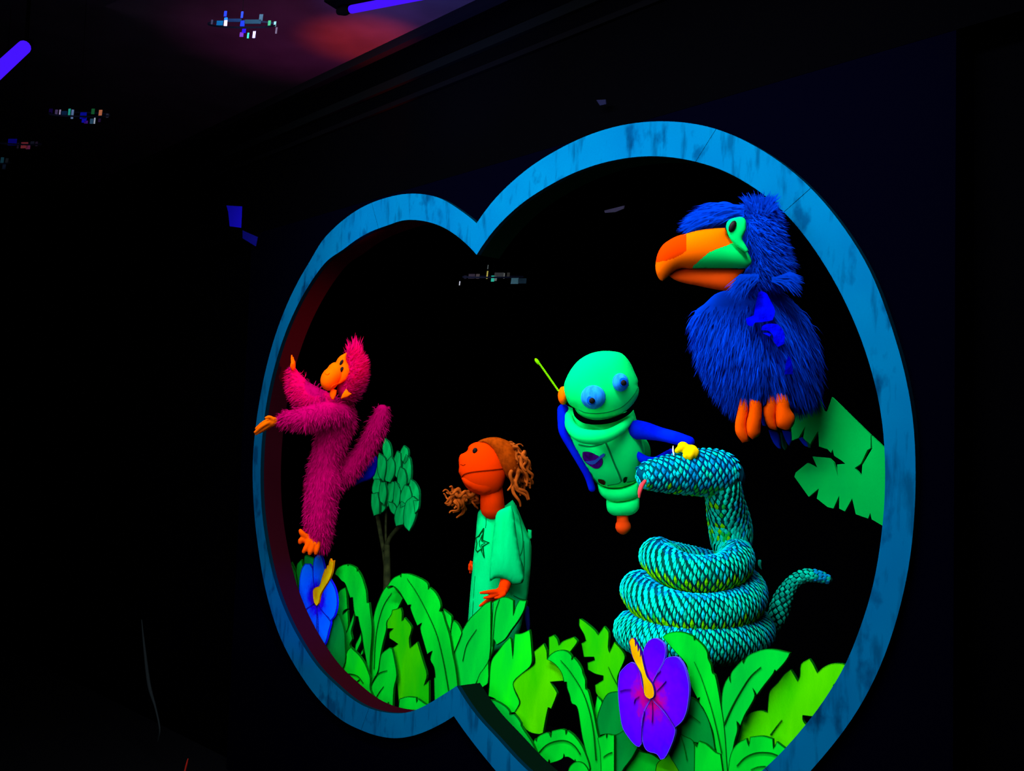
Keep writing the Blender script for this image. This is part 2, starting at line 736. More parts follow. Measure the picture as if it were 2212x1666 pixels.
JT = 0.088
V, Fc, mi = [], [], []
for (u, z) in hole:
    ru, rz = rectpt(u, z)
    V += [st(u, 0, z), st(ru, 0, rz), st(u, JT, z), st(ru, JT, rz)]
for i in range(nh):
    j = (i + 1) % nh
    a, b = 4 * i, 4 * j
    Fc += [(a, b, b + 1, a + 1), (a + 2, a + 3, b + 3, b + 2), (a + 1, b + 1, b + 3, a + 3)]
# corner fillers
wf = struct('wall_front', V, Fc, M_panel)
for (cu, cz) in ((U0, 0), (U0, ZT), (U1, 0), (U1, ZT)):
    pass
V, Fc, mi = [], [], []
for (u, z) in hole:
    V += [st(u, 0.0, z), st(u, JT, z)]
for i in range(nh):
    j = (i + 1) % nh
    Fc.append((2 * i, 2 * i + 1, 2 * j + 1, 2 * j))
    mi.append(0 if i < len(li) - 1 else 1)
M_jamb = mat('red_spill_edge_tint', (38, 4, 14), rough=0.9)  # red spill on the dark edge, put into its colour
M_jamb2 = mat('green_bounce_edge_tint', (2, 16, 9), rough=0.9)  # green bounce from the leaves, put into the edge colour
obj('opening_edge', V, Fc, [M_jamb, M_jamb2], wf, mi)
# corners of the booth front
V, Fc = [], []
for su, cu in ((-1, U0), (1, U1)):
    for sz, cz in ((-1, 0), (1, ZT)):
        # nearest outer points on either side of the corner
        best = [rectpt(u, z) for (u, z) in hole]
        e1 = [q for q in best if abs(q[0] - cu) < 1e-6]
        e2 = [q for q in best if abs(q[1] - cz) < 1e-6]
        q1 = min(e1, key=lambda q: abs(q[1] - cz))
        q2 = min(e2, key=lambda q: abs(q[0] - cu))
        b = len(V)
        V += [st(cu, 0, cz), st(q1[0], 0, q1[1]), st(q2[0], 0, q2[1])]
        Fc.append((b, b + 1, b + 2))
obj('corner_panel', V, Fc, M_panel, wf)

# ---- the blue figure-eight frame
def ring_mat():
    m = mat('worn_blue_frame_paint', (0, 118, 190), 0.62, rough=0.85)
    nt = m.node_tree
    b = nt.nodes['Principled BSDF']
    tc = nt.nodes.new('ShaderNodeTexCoord')
    g = nt.nodes.new('ShaderNodeNewGeometry')
    def nz(scale, stretch, det):
        mp = nt.nodes.new('ShaderNodeMapping')
        mp.inputs['Scale'].default_value = stretch
        n = nt.nodes.new('ShaderNodeTexNoise')
        n.inputs['Scale'].default_value = scale
        n.inputs['Detail'].default_value = det
        nt.links.new(g.outputs['Position'], mp.inputs[0])
        nt.links.new(mp.outputs[0], n.inputs['Vector'])
        return n
    def ramp(n, p0, c0, p1, c1):
        r = nt.nodes.new('ShaderNodeValToRGB')
        r.color_ramp.elements[0].position = p0
        r.color_ramp.elements[1].position = p1
        r.color_ramp.elements[0].color = c0
        r.color_ramp.elements[1].color = c1
        nt.links.new(n.outputs[0], r.inputs[0])
        return r
    def mix(t, a, bb, fac=1):
        x = nt.nodes.new('ShaderNodeMixRGB')
        x.blend_type = t
        x.inputs[0].default_value = fac
        nt.links.new(a, x.inputs[1])
        nt.links.new(bb, x.inputs[2])
        return x.outputs[0]
    base = ramp(nz(3.0, (1, 1, 1), 3), 0.3, (0.0, 0.072, 0.205, 1), 0.7, (0.0, 0.096, 0.238, 1))
    strk = ramp(nz(26, (1, 1, .22), 5), 0.33, (.42, .45, .5, 1), 0.46, (1, 1, 1, 1))
    blot = ramp(nz(11, (1, 1, .7), 6), 0.33, (.35, .35, .45, 1), 0.43, (1, 1, 1, 1))
    c = mix('MULTIPLY', base.outputs[0], strk.outputs[0], .8)
    c = mix('MULTIPLY', c, blot.outputs[0], .8)
    nt.links.new(c, b.inputs['Base Color'])
    return m


M_ring = ring_mat()
M_ringedge = mat('frame_edge_paint', (0, 40, 60), 0.5)
ring = thing('figure_eight_frame', 'large worn blue figure-eight frame round the puppet booth opening', 'frame', st(mc, -0.02, 0.38))


def seg(o, i, a, b):
    """one cut board of the frame between contour indices a..b"""
    V, Fc, mi_ = [], [], []
    for q in range(a, b + 1):
        (u0, z0), (u1, z1) = o[q], i[q]
        V += [st(u0, -0.018, z0), st(u1, -0.018, z1), st(u0, 0, z0), st(u1, 0, z1)]
    m = b - a
    for q in range(m):
        s = 4 * q
        t = s + 4
        Fc += [(s, t, t + 1, s + 1), (s, s + 2, t + 2, t), (s + 1, t + 1, t + 3, s + 3)]
        mi_ += [0, 1, 1]
    Fc += [(0, 1, 3, 2), (4 * m, 4 * m + 2, 4 * m + 3, 4 * m + 1)]
    mi_ += [1, 1]
    return V, Fc, mi_


def cuts(o, i, cs):
    n = len(o)
    idx = [0] + cs + [n - 1]
    for a, b in zip(idx[:-1], idx[1:]):
        # shorten each board by a hair so that the joint shows as a gap
        oo, ii = list(o), list(i)
        if a:
            f = 0.05
            oo[a] = tuple(o[a][c] + (o[a + 1][c] - o[a][c]) * f for c in (0, 1))
            ii[a] = tuple(i[a][c] + (i[a + 1][c] - i[a][c]) * f for c in (0, 1))
        V, Fc, m_ = seg(oo, ii, a, b)
        obj('frame_board', V, Fc, [M_ring, M_ringedge], ring, m_)


def near(o, px, py):
    u, z = uz((px, py))
    return min(range(len(o)), key=lambda q: (o[q][0] - u) ** 2 + (o[q][1] - z) ** 2)


cuts(lo, li, [near(lo, 812, 440), near(lo, 790, 1575)])
cuts(ro, ri, [near(ro, 1556, 282), near(ro, 1752, 402), near(ro, 1700, 1700)])

# ================================================================ foliage cut-outs
M_vein = mat('dark_green_outline_paint', (0, 84, 10), 0.9)


def leafmat(name, a, b, sc=9, stretch=(1, 1, .35), f=1.0):
    return mat(name, a, f, second=b, nscale=sc, stretch=stretch, rough=0.85)


G_ = {
    'mid': leafmat('leaf_green', (0, 216, 40), (0, 180, 38)),
    'bright': leafmat('leaf_bright_green', (10, 228, 24), (0, 200, 40)),
    'lime': leafmat('leaf_lime', (72, 208, 0), (36, 182, 0)),
    'limeb': leafmat('leaf_lime_dark', (50, 192, 0), (18, 178, 8)),
    'dark': leafmat('leaf_dark_green', (0, 140, 48), (0, 112, 42)),
    'broad': leafmat('leaf_broad_green', (0, 200, 50), (0, 170, 48)),
    'back': leafmat('leaf_back_green', (0, 160, 66), (0, 144, 58), sc=4, stretch=(1, 1, 1)),
    'tree': leafmat('tree_leaf_green', (0, 210, 105), (0, 170, 85), sc=30),
}


def plant(name, label, cat, base_px, k, leaves, group=None):
    """leaves: (part name, outline, depth, colour, midribs)"""
    t = thing(name, label, cat, P(base_px[0], base_px[1], k), group)
    for nm, poly, kk, colr, ribs in leaves:
        l = board(nm, poly, kk, [G_[colr], M_vein], t)
        for rb in ribs:
            stripe('midrib', rb[0], kk - 0.001, rb[1], M_vein, l)
    return t


plant('arching_leaf_plant', 'green arching banana-leaf cut-out right of the blue flower', 'plant', (800, 1480), .16, [
 ('leaf', C3([(580,285),(600,240),(650,205),(690,197),(697,212),(706,197),(750,215),(775,235),(777,262),(786,250),(815,300),(840,370),(858,440),(865,535),(885,535),(895,620),(908,740),(905,850),(893,1000),(890,1170),(870,1120),(850,1010),(830,900),(820,820),(800,740),(785,660),(760,655),(748,600),(738,490),(715,495),(690,420),(668,365),(640,345),(610,310)]), .172, 'mid', []),
 ('leaf', C3([(605,470),(630,425),(675,400),(685,450),(693,590),(660,610),(650,640),(695,600),(700,740),(680,800),(640,820),(600,700)]), .186, 'mid', []),
 ('leaf', C3([(755,615),(748,700),(725,790),(735,855),(715,900),(722,930),(735,935),(800,1000),(850,1080),(885,1180),(860,1230),(800,1150),(700,1060),(672,1000),(672,830),(700,760)]), .180, 'mid', []),
 ('leaf', C3([(812,800),(815,870),(790,930),(775,965),(757,950),(765,900),(790,850)]), .176, 'mid', []),
 ('leaf', C3([(832,940),(828,985),(805,1005),(812,970)]), .168, 'mid', []),
 ('leaf', C3([(583,955),(620,985),(670,1055),(690,960),(725,925),(740,945),(790,990),(840,1060),(870,1130),(893,1200),(893,1300),(960,1420),(850,1500),(700,1400),(560,1200)]), .146, 'bright', [(C3([(620,1180),(700,1160),(780,1180),(830,1240)]), 1.6), (C3([(700,1290),(760,1240),(800,1210)]), 1.2)]),
 ('leaf', C3([(905,1000),(910,740),(930,620),(960,530),(1000,440),(1035,390),(1050,410),(1100,395),(1160,470),(1180,500),(1150,560),(1120,610),(1040,700),(1035,770),(1010,870),(990,960),(975,1050),(960,1140),(915,1230),(893,1290),(890,1180)]), .19, 'mid', [(C3([(1080,450),(1010,560),(960,720),(935,900),(925,1120)]), 1.6)]),
 ('leaf', C3([(985,1000),(1000,975),(1060,930),(1085,940),(1110,1060),(1125,1180),(1100,1290),(1090,1520),(940,1500),(895,1310),(910,1250),(960,1160),(975,1060)]), .158, 'mid', [(C3([(1040,1130),(980,1150),(930,1190)]), 1.4), (C3([(1010,1270),(960,1340),(920,1420)]), 1.4)]),
 ('leaf', C3([(1148,1380),(1220,1360),(1296,1368),(1300,1415),(1310,1378),(1400,1440),(1300,1540),(1150,1560),(1000,1560),(1040,1480),(1045,1410),(1050,1480),(1140,1460)]), .14, 'mid', []),
])
plant('arching_leaf', 'tallest arching green banana leaf left of the child puppet', 'plant', (950, 1500), .15, [
 ('leaf_blade', C3([(1040,400),(1060,360),(1100,315),(1155,290),(1160,312),(1165,278),(1230,280),(1300,305),(1360,335),(1397,370),(1402,420),(1415,400),(1460,440),(1500,510),(1512,570),(1500,610),(1525,620),(1550,700),(1590,830),(1615,980),(1640,1100),(1660,1270),(1660,1400),(1460,1500),(1452,1200),(1462,1190),(1450,1100),(1418,1035),(1437,960),(1392,990),(1360,880),(1330,760),(1345,715),(1305,740),(1270,660),(1243,580),(1250,555),(1220,560),(1185,500),(1140,430),(1090,390)]), .152, 'mid', [(C3([(1215,325),(1300,450),(1400,640),(1480,830),(1540,1080),(1585,1340)]), 2.8)]),
 ('leaf_tip', C3([(1530,590),(1570,620),(1608,660),(1596,790),(1560,700)]), .162, 'mid', []),
 ('leaf_tip', C3([(1625,690),(1660,720),(1690,780),(1695,810),(1630,970),(1598,830),(1610,720)]), .166, 'mid', []),
])
plant('jagged_leaf', 'yellowish green jagged leaf between the two tall arching leaves', 'plant', (900, 1500), .18, [
 ('leaf_blade', C3([(1075,640),(1085,600),(1160,580),(1172,620),(1170,700),(1195,665),(1255,745),(1250,800),(1235,850),(1240,935),(1305,880),(1330,960),(1360,1060),(1390,1170),(1365,1265),(1410,1218),(1405,1480),(1380,1500),(1300,1470),(1145,1440),(1120,1170),(1110,1060),(1080,940),(1135,900),(1060,850),(1060,800),(1095,765),(1040,765),(1040,700)]), .183, 'limeb', []),
])
plant('broad_leaf', 'broad upright split green leaf under the child puppet hand', 'plant', (1000, 1480), .17, [
 ('leaf_half', [(981,1409),(1008,1345),(1033,1318),(1048,1304),(1060,1299),(1060,1350),(1057,1423),(1042,1450),(1026,1482),(1020,1520),(993,1520)], .170, 'broad', [(C2([(430,1530),(360,1640),(330,1760)]), 1)]),
 ('leaf_half', [(1065,1300),(1085,1290),(1098,1291),(1109,1297),(1109,1330),(1114,1310),(1122,1296),(1137,1298),(1132,1318),(1120,1340),(1104,1362),(1090,1382),(1072,1394),(1067,1381),(1063,1410),(1060,1418)], .1705, 'broad', [(C4([(540,-30),(500,100),(480,300),(470,440)]), 1.3)]),
])
plant('split_leaf', 'bright green split leaf at the lower notch of the frame', 'plant', (1060, 1520), .16, [
 ('leaf_half', C4([(432,590),(428,800),(370,850),(360,910),(330,960),(300,900),(305,840),(340,720),(390,650)]), .160, 'mid', []),
 ('leaf_half', C4([(470,560),(530,480),(590,400),(640,350),(656,370),(672,560),(682,380),(690,315),(760,310),(835,275),(845,330),(855,450),(862,580),(840,640),(760,710),(680,790),(690,870),(735,970),(735,1010),(690,1090),(640,1090),(560,1050),(500,960),(430,930),(440,800),(450,640)]), .161, 'bright', []),
])
plant('jagged_leaf', 'largest yellow-green jagged leaf hanging below the child and robot', 'plant', (1180, 1580), .15, [
 ('leaf_blade', C4([(860,640),(890,600),(880,490),(975,410),(1005,480),(1010,560),(1100,610),(1160,680),(1170,780),(1040,790),(1105,890),(1100,930),(1050,1055),(1020,1040),(1000,1130),(970,1290),(930,1305),(830,1280),(770,1220),(740,1150),(690,1090),(740,1010),(740,970),(680,840),(680,790),(760,710)]), .157, 'lime', []),
 ('leaf_lobe', C4([(1025,500),(1025,350),(1075,325),(1110,370),(1125,430),(1160,390),(1270,345),(1305,380),(1300,410),(1240,490),(1200,560),(1100,590),(1020,590)]), .1585, 'limeb', []),
])
plant('arching_leaf_plant', 'slender arching green plant left of the purple flower', 'plant', (1280, 1700), .14, [
 ('leaf', C4([(1005,570),(1040,520),(1110,480),(1190,480),(1250,530),(1250,575),(1270,545),(1310,590),(1350,660),(1362,710),(1385,770),(1388,855),(1410,870),(1440,980),(1470,1110),(1500,1270),(1540,1450),(1545,1800),(1450,1800),(1410,1560),(1380,1440),(1350,1310),(1330,1180),(1310,1060),(1290,1020),(1250,1000),(1230,920),(1205,850),(1200,790),(1175,790),(1150,700),(1100,630),(1050,590)]), .142, 'mid', [(C4([(1140,575),(1230,680),(1350,870),(1420,1060),(1465,1280),(1490,1560)]), 3)]),
 ('leaf', C4([(875,1380),(890,1345),(905,1375),(915,1330),(1000,1285),(1030,1290),(1045,1335),(1055,1270),(1150,1250),(1190,1260),(1195,1310),(1210,1265),(1270,1310),(1340,1400),(1380,1480),(1430,1640),(1400,1700),(1340,1590),(1290,1570),(1285,1550),(1280,1570),(1220,1530),(1182,1530),(1175,1495),(1165,1540),(1110,1570),(1040,1590),(1030,1550),(1010,1610),(990,1600),(985,1560),(978,1622),(900,1520),(890,1480)]), .136, 'mid', [(C4([(910,1500),(1000,1410),(1100,1370),(1200,1370),(1280,1420),(1335,1500)]), 3)]),
 ('leaf', C4([(1200,1800),(1215,1660),(1250,1600),(1310,1570),(1380,1600),(1430,1700),(1430,1800)]), .132, 'mid', []),
 ('leaf', C4([(1500,930),(1550,990),(1510,1150),(1500,1260),(1470,1110)]), .165, 'bright', []),
 ('leaf', C4([(1505,1340),(1590,1300),(1595,1345),(1605,1300),(1670,1315),(1670,1800),(1540,1800),(1530,1480)]), .139, 'mid', [(C4([(1560,1530),(1600,1500),(1650,1480)]), 1.6)]),
])
plant('low_leaf', 'dark-tipped green leaf lying along the frame right of the lower notch', 'plant', (1120, 1620), .12, [
 ('leaf_blade', C4([(435,960),(500,970),(600,1030),(640,1080),(640,1110),(690,1110),(750,1190),(755,1220),(800,1290),(860,1380),(900,1470),(985,1640),(860,1580),(700,1400),(560,1240),(470,1090),(435,1010)]), .124, 'broad', []),
])
plant('jagged_leaf', 'pointed yellow-green jagged leaf left of the snake, topmost of the jagged leaves', 'plant', (1300, 1480), .2, [
 ('leaf_blade', C4([(1325,170),(1340,168),(1400,210),(1480,280),(1510,325),(1570,240),(1615,300),(1610,440),(1620,500),(1670,395),(1740,470),(1775,540),(1760,600),(1720,690),(1700,760),(1720,960),(1600,980),(1560,980),(1490,900),(1480,820),(1560,770),(1560,730),(1480,710),(1410,670),(1405,600),(1475,575),(1470,545),(1370,545),(1345,410),(1390,385),(1370,320),(1325,240)]), .2, 'limeb', [(C4([(1610,640),(1650,730),(1700,820)]), 2.2)]),
])
plant('arching_leaf_plant', 'large arching green plant right of the purple flower', 'plant', (1565, 1700), .14, [
 ('leaf', C5([(870,350),(900,320),(980,295),(1080,300),(1175,340),(1183,380),(1200,365),(1270,430),(1310,500),(1318,560),(1345,620),(1360,700),(1385,720),(1420,880),(1440,1000),(1470,1180),(1490,1400),(1500,1560),(1520,1800),(1440,1800),(1440,1500),(1400,1480),(1370,1300),(1330,1180),(1270,1050),(1230,990),(1235,940),(1212,955),(1150,830),(1115,690),(1108,625),(1060,560),(1000,500),(930,420)]), .148, 'mid', [(C5([(1180,590),(1250,750),(1340,1020),(1400,1250),(1450,1490)]), 2.2)]),
 ('leaf', C6([(412,1160),(395,1050),(388,930),(400,800),(430,710),(468,650),(485,720),(487,625),(540,550),(612,475),(622,515),(660,440),(750,390),(850,360),(960,360),(1122,398),(1100,450),(1050,520),(975,600),(960,580),(940,625),(850,740),(768,850),(722,775),(745,860),(700,960),(640,1060),(590,1180),(553,1130),(560,1230),(530,1340),(500,1500),(460,1750),(430,1400)]), .150, 'broad', [(C6([(810,550),(700,650),(600,800),(500,980),(415,1170)]), 3)]),
 ('leaf', C5([(1185,1390),(1205,1430),(1225,1370),(1300,1400),(1390,1480),(1440,1500),(1480,1800),(1180,1800)]), .143, 'mid', []),
 ('leaf', C6([(500,1450),(560,1370),(655,1315),(680,1400),(695,1300),(830,1288),(937,1320),(945,1430),(980,1350),(1095,1440),(1150,1500),(1000,1700),(850,1850),(700,1850),(440,1850),(470,1560)]), .13, 'mid', [(C6([(550,1610),(640,1520),(760,1470),(900,1470),(990,1500)]), 2.8), (C6([(700,1650),(780,1620),(860,1615)]), 2)]),
])
plant('jagged_leaf', 'wide lime green lobed leaf at the lower right of the frame', 'plant', (1640, 1620), .17, [
 ('leaf_blade', C6([(540,1395),(580,1250),(620,1120),(670,1060),(740,1025),(820,1015),(880,1040),(890,900),(905,810),(990,720),(1060,630),(1130,575),(1170,640),(1205,705),(1228,640),(1240,520),(1330,460),(1370,520),(1415,615),(1470,560),(1560,515),(1650,510),(1710,525),(1735,575),(1690,640),(1585,750),(1600,800),(1600,1100),(1390,1085),(1258,1070),(1265,1130),(1320,1185),(1420,1210),(1300,1600),(1000,1500),(860,1380),(700,1390),(600,1450)]), .178, 'lime', [(C6([(1035,1115),(970,1200),(912,1280)]), 2.4)]),
 ('leaf_lobe', C6([(1330,1110),(1400,1090),(1480,1100),(1440,1220),(1345,1180)]), .19, 'mid', []),
])
plant('low_leaf', 'small green leaves below the purple flower tip', 'plant', (1400, 1690), .16, [
 ('leaf', C5([(600,1440),(670,1480),(760,1500),(850,1560),(850,1800),(430,1800),(520,1600)]), .172, 'mid', []),
 ('leaf', C5([(930,1480),(1020,1590),(1090,1700),(1090,1800),(790,1800),(810,1600),(870,1540)]), .166, 'lime', []),
])
plant('small_leaf_sprig', 'small green pointed leaves behind the blue flower', 'plant', (640, 1290), .2, [
 ('leaf', C3([(180,240),(200,180),(225,230),(240,270),(262,420),(280,600),(240,520),(200,420),(176,290)]), .20, 'broad', []),
 ('leaf', C3([(242,270),(250,200),(290,155),(300,210),(315,240),(310,400),(290,520),(262,420)]), .205, 'broad', []),
 ('leaf', C3([(312,230),(315,130),(330,120),(400,150),(410,200),(400,300),(330,300)]), .21, 'dark', []),
])
rl = thing('torn_leaf', 'big flat green torn-edged leaf at the right edge of the opening', 'plant', P(1900, 1100, .13))
board('leaf_blade', CB([(795,720),(860,700),(885,775),(897,775),(895,705),(990,705),(1020,795),(1045,800),(1080,700),(1348,962),(1348,1052),(1325,1065),(1280,1160),(1238,1190),(1285,1245),(1290,1170),(1358,1056),(1354,966),(1480,1085),(1600,1160),(1600,1640),(1450,1600),(1355,1545),(1345,1500),(1330,1540),(1245,1510),(1220,1400),(1170,1490),(1130,1470),(1130,1380),(1090,1470),(1050,1460),(975,1400),(990,1330),(920,1390),(820,1250),(830,1220),(910,1155),(980,1190),(945,1110),(1060,1120),(1090,1150),(1122,1248),(1115,1165),(1172,1160),(1150,1140),(1095,1105),(1085,1060),(1073,1085),(1050,1060),(990,1040),(985,930),(955,980),(920,1040),(880,985),(895,900),(850,980),(800,1000)]), .14, [G_['back'], G_['back']], rl, soft=False, rim=0)


# ---- flowers
def flower_mat(name, stops, rad, streak=0):
    m = mat(name, (0, 60, 255))
    nt = m.node_tree
    b = nt.nodes['Principled BSDF']
    tc = nt.nodes.new('ShaderNodeTexCoord')
    ln = nt.nodes.new('ShaderNodeVectorMath')
    ln.operation = 'LENGTH'
    nt.links.new(tc.outputs['Object'], ln.inputs[0])
    n = nt.nodes.new('ShaderNodeTexNoise')
    n.inputs['Scale'].default_value = 38
    nt.links.new(tc.outputs['Object'], n.inputs['Vector'])
    mu = nt.nodes.new('ShaderNodeMath')
    mu.operation = 'MULTIPLY_ADD'
    mu.inputs[1].default_value = 1 / rad
    nt.links.new(ln.outputs['Value'], mu.inputs[0])
    sb = nt.nodes.new('ShaderNodeMath')
    sb.operation = 'MULTIPLY_ADD'
    sb.inputs[1].default_value = streak
    sb.inputs[2].default_value = -streak / 2
    nt.links.new(n.outputs[0], sb.inputs[0])
    nt.links.new(sb.outputs[0], mu.inputs[2])
    cr = nt.nodes.new('ShaderNodeValToRGB')
    e = cr.color_ramp.elements
    e[0].position, e[0].color = stops[0][0], [lin(c) for c in stops[0][1]] + [1]
    e[1].position, e[1].color = stops[-1][0], [lin(c) for c in stops[-1][1]] + [1]
    for p, c in stops[1:-1]:
        x = e.new(p)
        x.color = [lin(v) for v in c] + [1]
    nt.links.new(mu.outputs[0], cr.inputs[0])
    nt.links.new(cr.outputs[0], b.inputs['Base Color'])
    return m


M_yel = mat('stamen_yellow', (225, 200, 0), second=(200, 130, 0), nscale=14, f=.95)
M_yel2 = mat('stamen_yellow_tip', (215, 215, 0), f=.9)
M_or = mat('stamen_orange', (225, 130, 0), f=.95)
M_bline = mat('petal_line_blue', (20, 20, 190), 0.8)
M_pline = mat('petal_line_violet', (60, 0, 150), 0.8)
M_petal_b = flower_mat('blue_petal_paint', [(0, (60, 0, 190)), (.3, (20, 0, 215)), (.5, (0, 90, 255)), (1, (0, 112, 255))], .20, .3)
M_petal_p = flower_mat('violet_petal_paint', [(0, (190, 0, 110)), (.16, (165, 0, 140)), (.36, (92, 0, 225)), (.75, (70, 0, 255)), (1, (58, 20, 255))], .22, .5)
M_prim = mat('petal_rim_lilac', (90, 70, 255), 0.9)

bf = thing('hibiscus_cut_out', 'blue hibiscus flower cut-out with yellow stamen at the left of the leaves', 'flower', P(690, 1420, .12))
cb = P(*C3([(420, 500)])[0], .121)
for poly in ([(390,222),(400,150),(430,115),(460,120),(480,170),(495,250),(510,330),(470,430),(430,500),(405,420),(392,320)],
             [(270,350),(290,240),(320,195),(360,195),(388,240),(395,330),(410,430),(420,520),(380,560),(320,600),(285,600),(270,500)],
             [(500,330),(540,325),(580,400),(600,480),(602,560),(580,650),(540,700),(480,620),(430,540),(450,440)],
             [(320,600),(420,540),(440,700),(438,940),(420,940),(400,880),(340,800),(300,720),(290,620)],
             [(430,540),(480,620),(545,690),(530,780),(500,890),(460,945),(430,940),(420,760),(422,640)]):
    board('petal', C3(poly), .121, [M_petal_b, M_bline], bf, rim=.7, org=cb)
sm_ = board('stamen', C3([(420,565),(398,530),(390,430),(410,405),(445,390),(470,310),(495,240),(505,245),(515,210),(525,215),(535,165),(545,150),(553,180),(572,165),(566,220),(555,280),(530,340),(480,420),(455,470),(440,540)]), .114, [M_yel, M_or], bf, rim=.4)
G_['dk'] = G_['dark']
board('leaf', C3([(560,640),(620,640),(650,720),(668,800),(672,900),(672,1060),(620,1170),(560,1160),(500,1080),(430,960),(480,860),(540,700)]), .14, [G_['dark'], M_vein], bf)
board('leaf', C3([(190,400),(240,430),(300,560),(310,760),(270,640),(215,520)]), .145, [G_['dark'], M_vein], bf)

pf = thing('hibiscus_cut_out', 'large purple hibiscus flower cut-out with orange stamen in front of the snake', 'flower', P(1420, 1640, .11))
cp = P(*C5([(740, 930)])[0], .111)
for i, poly in enumerate(([(682,480),(720,400),(780,360),(830,370),(885,420),(900,500),(880,590),(830,680),(790,760),(750,860),(715,760),(690,660),(678,560)],
             [(880,600),(900,560),(960,540),(1020,550),(1070,610),(1100,680),(1125,790),(1132,880),(1120,1000),(1100,1100),(1060,1180),(990,1240),(880,1080),(760,950),(770,830),(830,690)],
             [(445,710),(470,670),(520,620),(560,595),(610,620),(650,700),(690,880),(760,950),(700,1060),(668,1180),(672,1380),(640,1430),(610,1420),(560,1370),(480,1250),(450,1100),(432,880)],
             [(760,950),(870,1070),(990,1240),(985,1330),(940,1450),(890,1540),(850,1555),(810,1500),(720,1470),(680,1400),(668,1250),(690,1080)])):
    board('petal', C5(poly), .111 + .0004 * i, [M_petal_p, M_prim], pf, rim=.7, org=cp)
for ln_ in ([(750,860),(800,740),(850,680)], [(560,860),(500,865),(450,880)], [(640,930),(600,960),(590,1000)], [(765,990),(770,1090),(765,1190)], [(790,960),(880,1060),(990,1230)],
            [(810,880),(860,830),(905,780)], [(660,1390),(665,1250),(690,1080)]):
    stripe('petal_line', C5(ln_), .1105, 1.6, M_pline, pf)
st_b = board('stamen', C5([(740,962),(700,935),(682,880),(676,800),(655,700),(610,620),(580,560),(560,500),(548,430),(538,400),(560,360),(585,355),(600,380),(604,440),(612,400),(625,430),(630,490),(636,440),(650,470),(652,540),(660,490),(672,560),(690,640),(720,740),(770,810),(790,890),(780,940)]), .1035, [mat('stamen_paint', (225, 195, 0), second=(215, 150, 0), nscale=9), M_pline], pf, rim=.5)
for poly in ([(495,1320),(490,1150),(540,990),(600,900),(700,880),(760,1000),(780,1250),(680,1310),(590,1300)],):
    board('leaf', C4([(x + 1010, y) for x, y in poly]), .152, [G_['dark'], M_vein], pf)
board('leaf', C4([(1668,1320),(1760,1270),(1900,1430),(1840,1540),(1740,1680),(1730,1800),(1660,1800),(1665,1450)]), .150, [G_['dark'], M_vein], pf)
lf = board('leaf', C5([(1080,960),(1140,940),(1200,970),(1260,1040),(1320,1160),(1360,1300),(1388,1470),(1300,1400),(1170,1380),(1060,1310),(960,1270),(1000,1150),(1050,1050)]), .152, [G_['dark'], M_vein], pf)
stripe('midrib', C5([(1240,1190),(1190,1150),(1130,1110)]), .151, 2, M_vein, lf)
lf = board('leaf', C5([(980,1260),(1080,1320),(1170,1370),(1185,1500),(1180,1800),(1080,1800),(1020,1650),(930,1490),(960,1380)]), .150, [G_['dark'], M_vein], pf)
stripe('midrib', C5([(1040,1300),(1080,1420),(1110,1560)]), .149, 2, M_vein, lf)

# ---- small tree at the back
M_bark = mat('dim_bark_paint', (66, 76, 44), second=(40, 50, 30), nscale=30)
tr = thing('leafy_tree', 'small tree cut-out with teal green leaves behind the monkey puppet', 'tree', P(836, 1255, .6))
for pts, ww in (([(845,1245),(870,1400),(895,1540),(915,1700)], 9), ([(908,1235),(905,1400),(912,1560)], 5), ([(1010,1340),(960,1390),(925,1440),(905,1500)], 9)):
    p3 = [P(x, y, .62) for x, y in C1(pts)]
    tv = tube(p3, [ww * .0012] * (len(p3) - 1) + [ww * .0017], seg=8)
    obj('branch', tv[0], tv[1], M_bark, tr, smooth=True)
tv = tube([P(836, 1180, .62), P(836, 1220, .62), P(836, 1280, .62)], [.014, .017, .02], seg=10)
obj('trunk', tv[0], tv[1], M_bark, tr, smooth=True)
TL = [[(900,770),(930,800),(943,870),(935,920),(905,900),(885,830)], [(1025,815),(1052,840),(1050,900),(1030,930),(1005,890),(1005,850)],
      [(980,855),(1003,870),(1005,960),(990,1030),(962,990),(962,900)], [(940,890),(962,930),(960,1000),(935,1050),(905,1040),(890,960)],
      [(860,870),(900,900),(905,960),(890,1040),(860,1010),(850,930)], [(1040,880),(1068,910),(1070,1040),(1045,1060),(1025,1020),(1020,940)],
      [(825,960),(860,960),(880,1010),(875,1080),(840,1060),(820,1020)], [(1000,960),(1030,980),(1040,1060),(1010,1110),(985,1060),(985,1010)],
      [(830,1040),(862,1040),(880,1090),(872,1150),(840,1150),(815,1110)], [(870,1060),(900,1060),(910,1130),(895,1200),(865,1170),(862,1110)],
      [(930,1050),(960,1060),(965,1120),(945,1180),(915,1210),(910,1140),(915,1090)], [(965,1060),(995,1080),(1000,1150),(985,1220),(960,1260),(955,1180)],
      [(1070,1040),(1100,1060),(1125,1110),(1125,1180),(1085,1170),(1060,1110)], [(1030,1080),(1060,1090),(1075,1160),(1040,1200),(1005,1220),(1005,1140)],
      [(812,1140),(850,1130),(862,1200),(860,1260),(825,1272),(810,1210)], [(865,1150),(890,1180),(905,1215),(885,1250),(862,1258),(858,1200)],
      [(920,1190),(960,1200),(985,1250),(970,1275),(940,1250)], [(980,1230),(1010,1190),(1040,1210),(1030,1290),(1020,1330),(975,1340),(965,1290)],
      [(1040,1200),(1085,1160),(1120,1190),(1105,1270),(1085,1330),(1062,1370),(1030,1330)], [(1090,1180),(1128,1180),(1122,1230),(1100,1260)]]
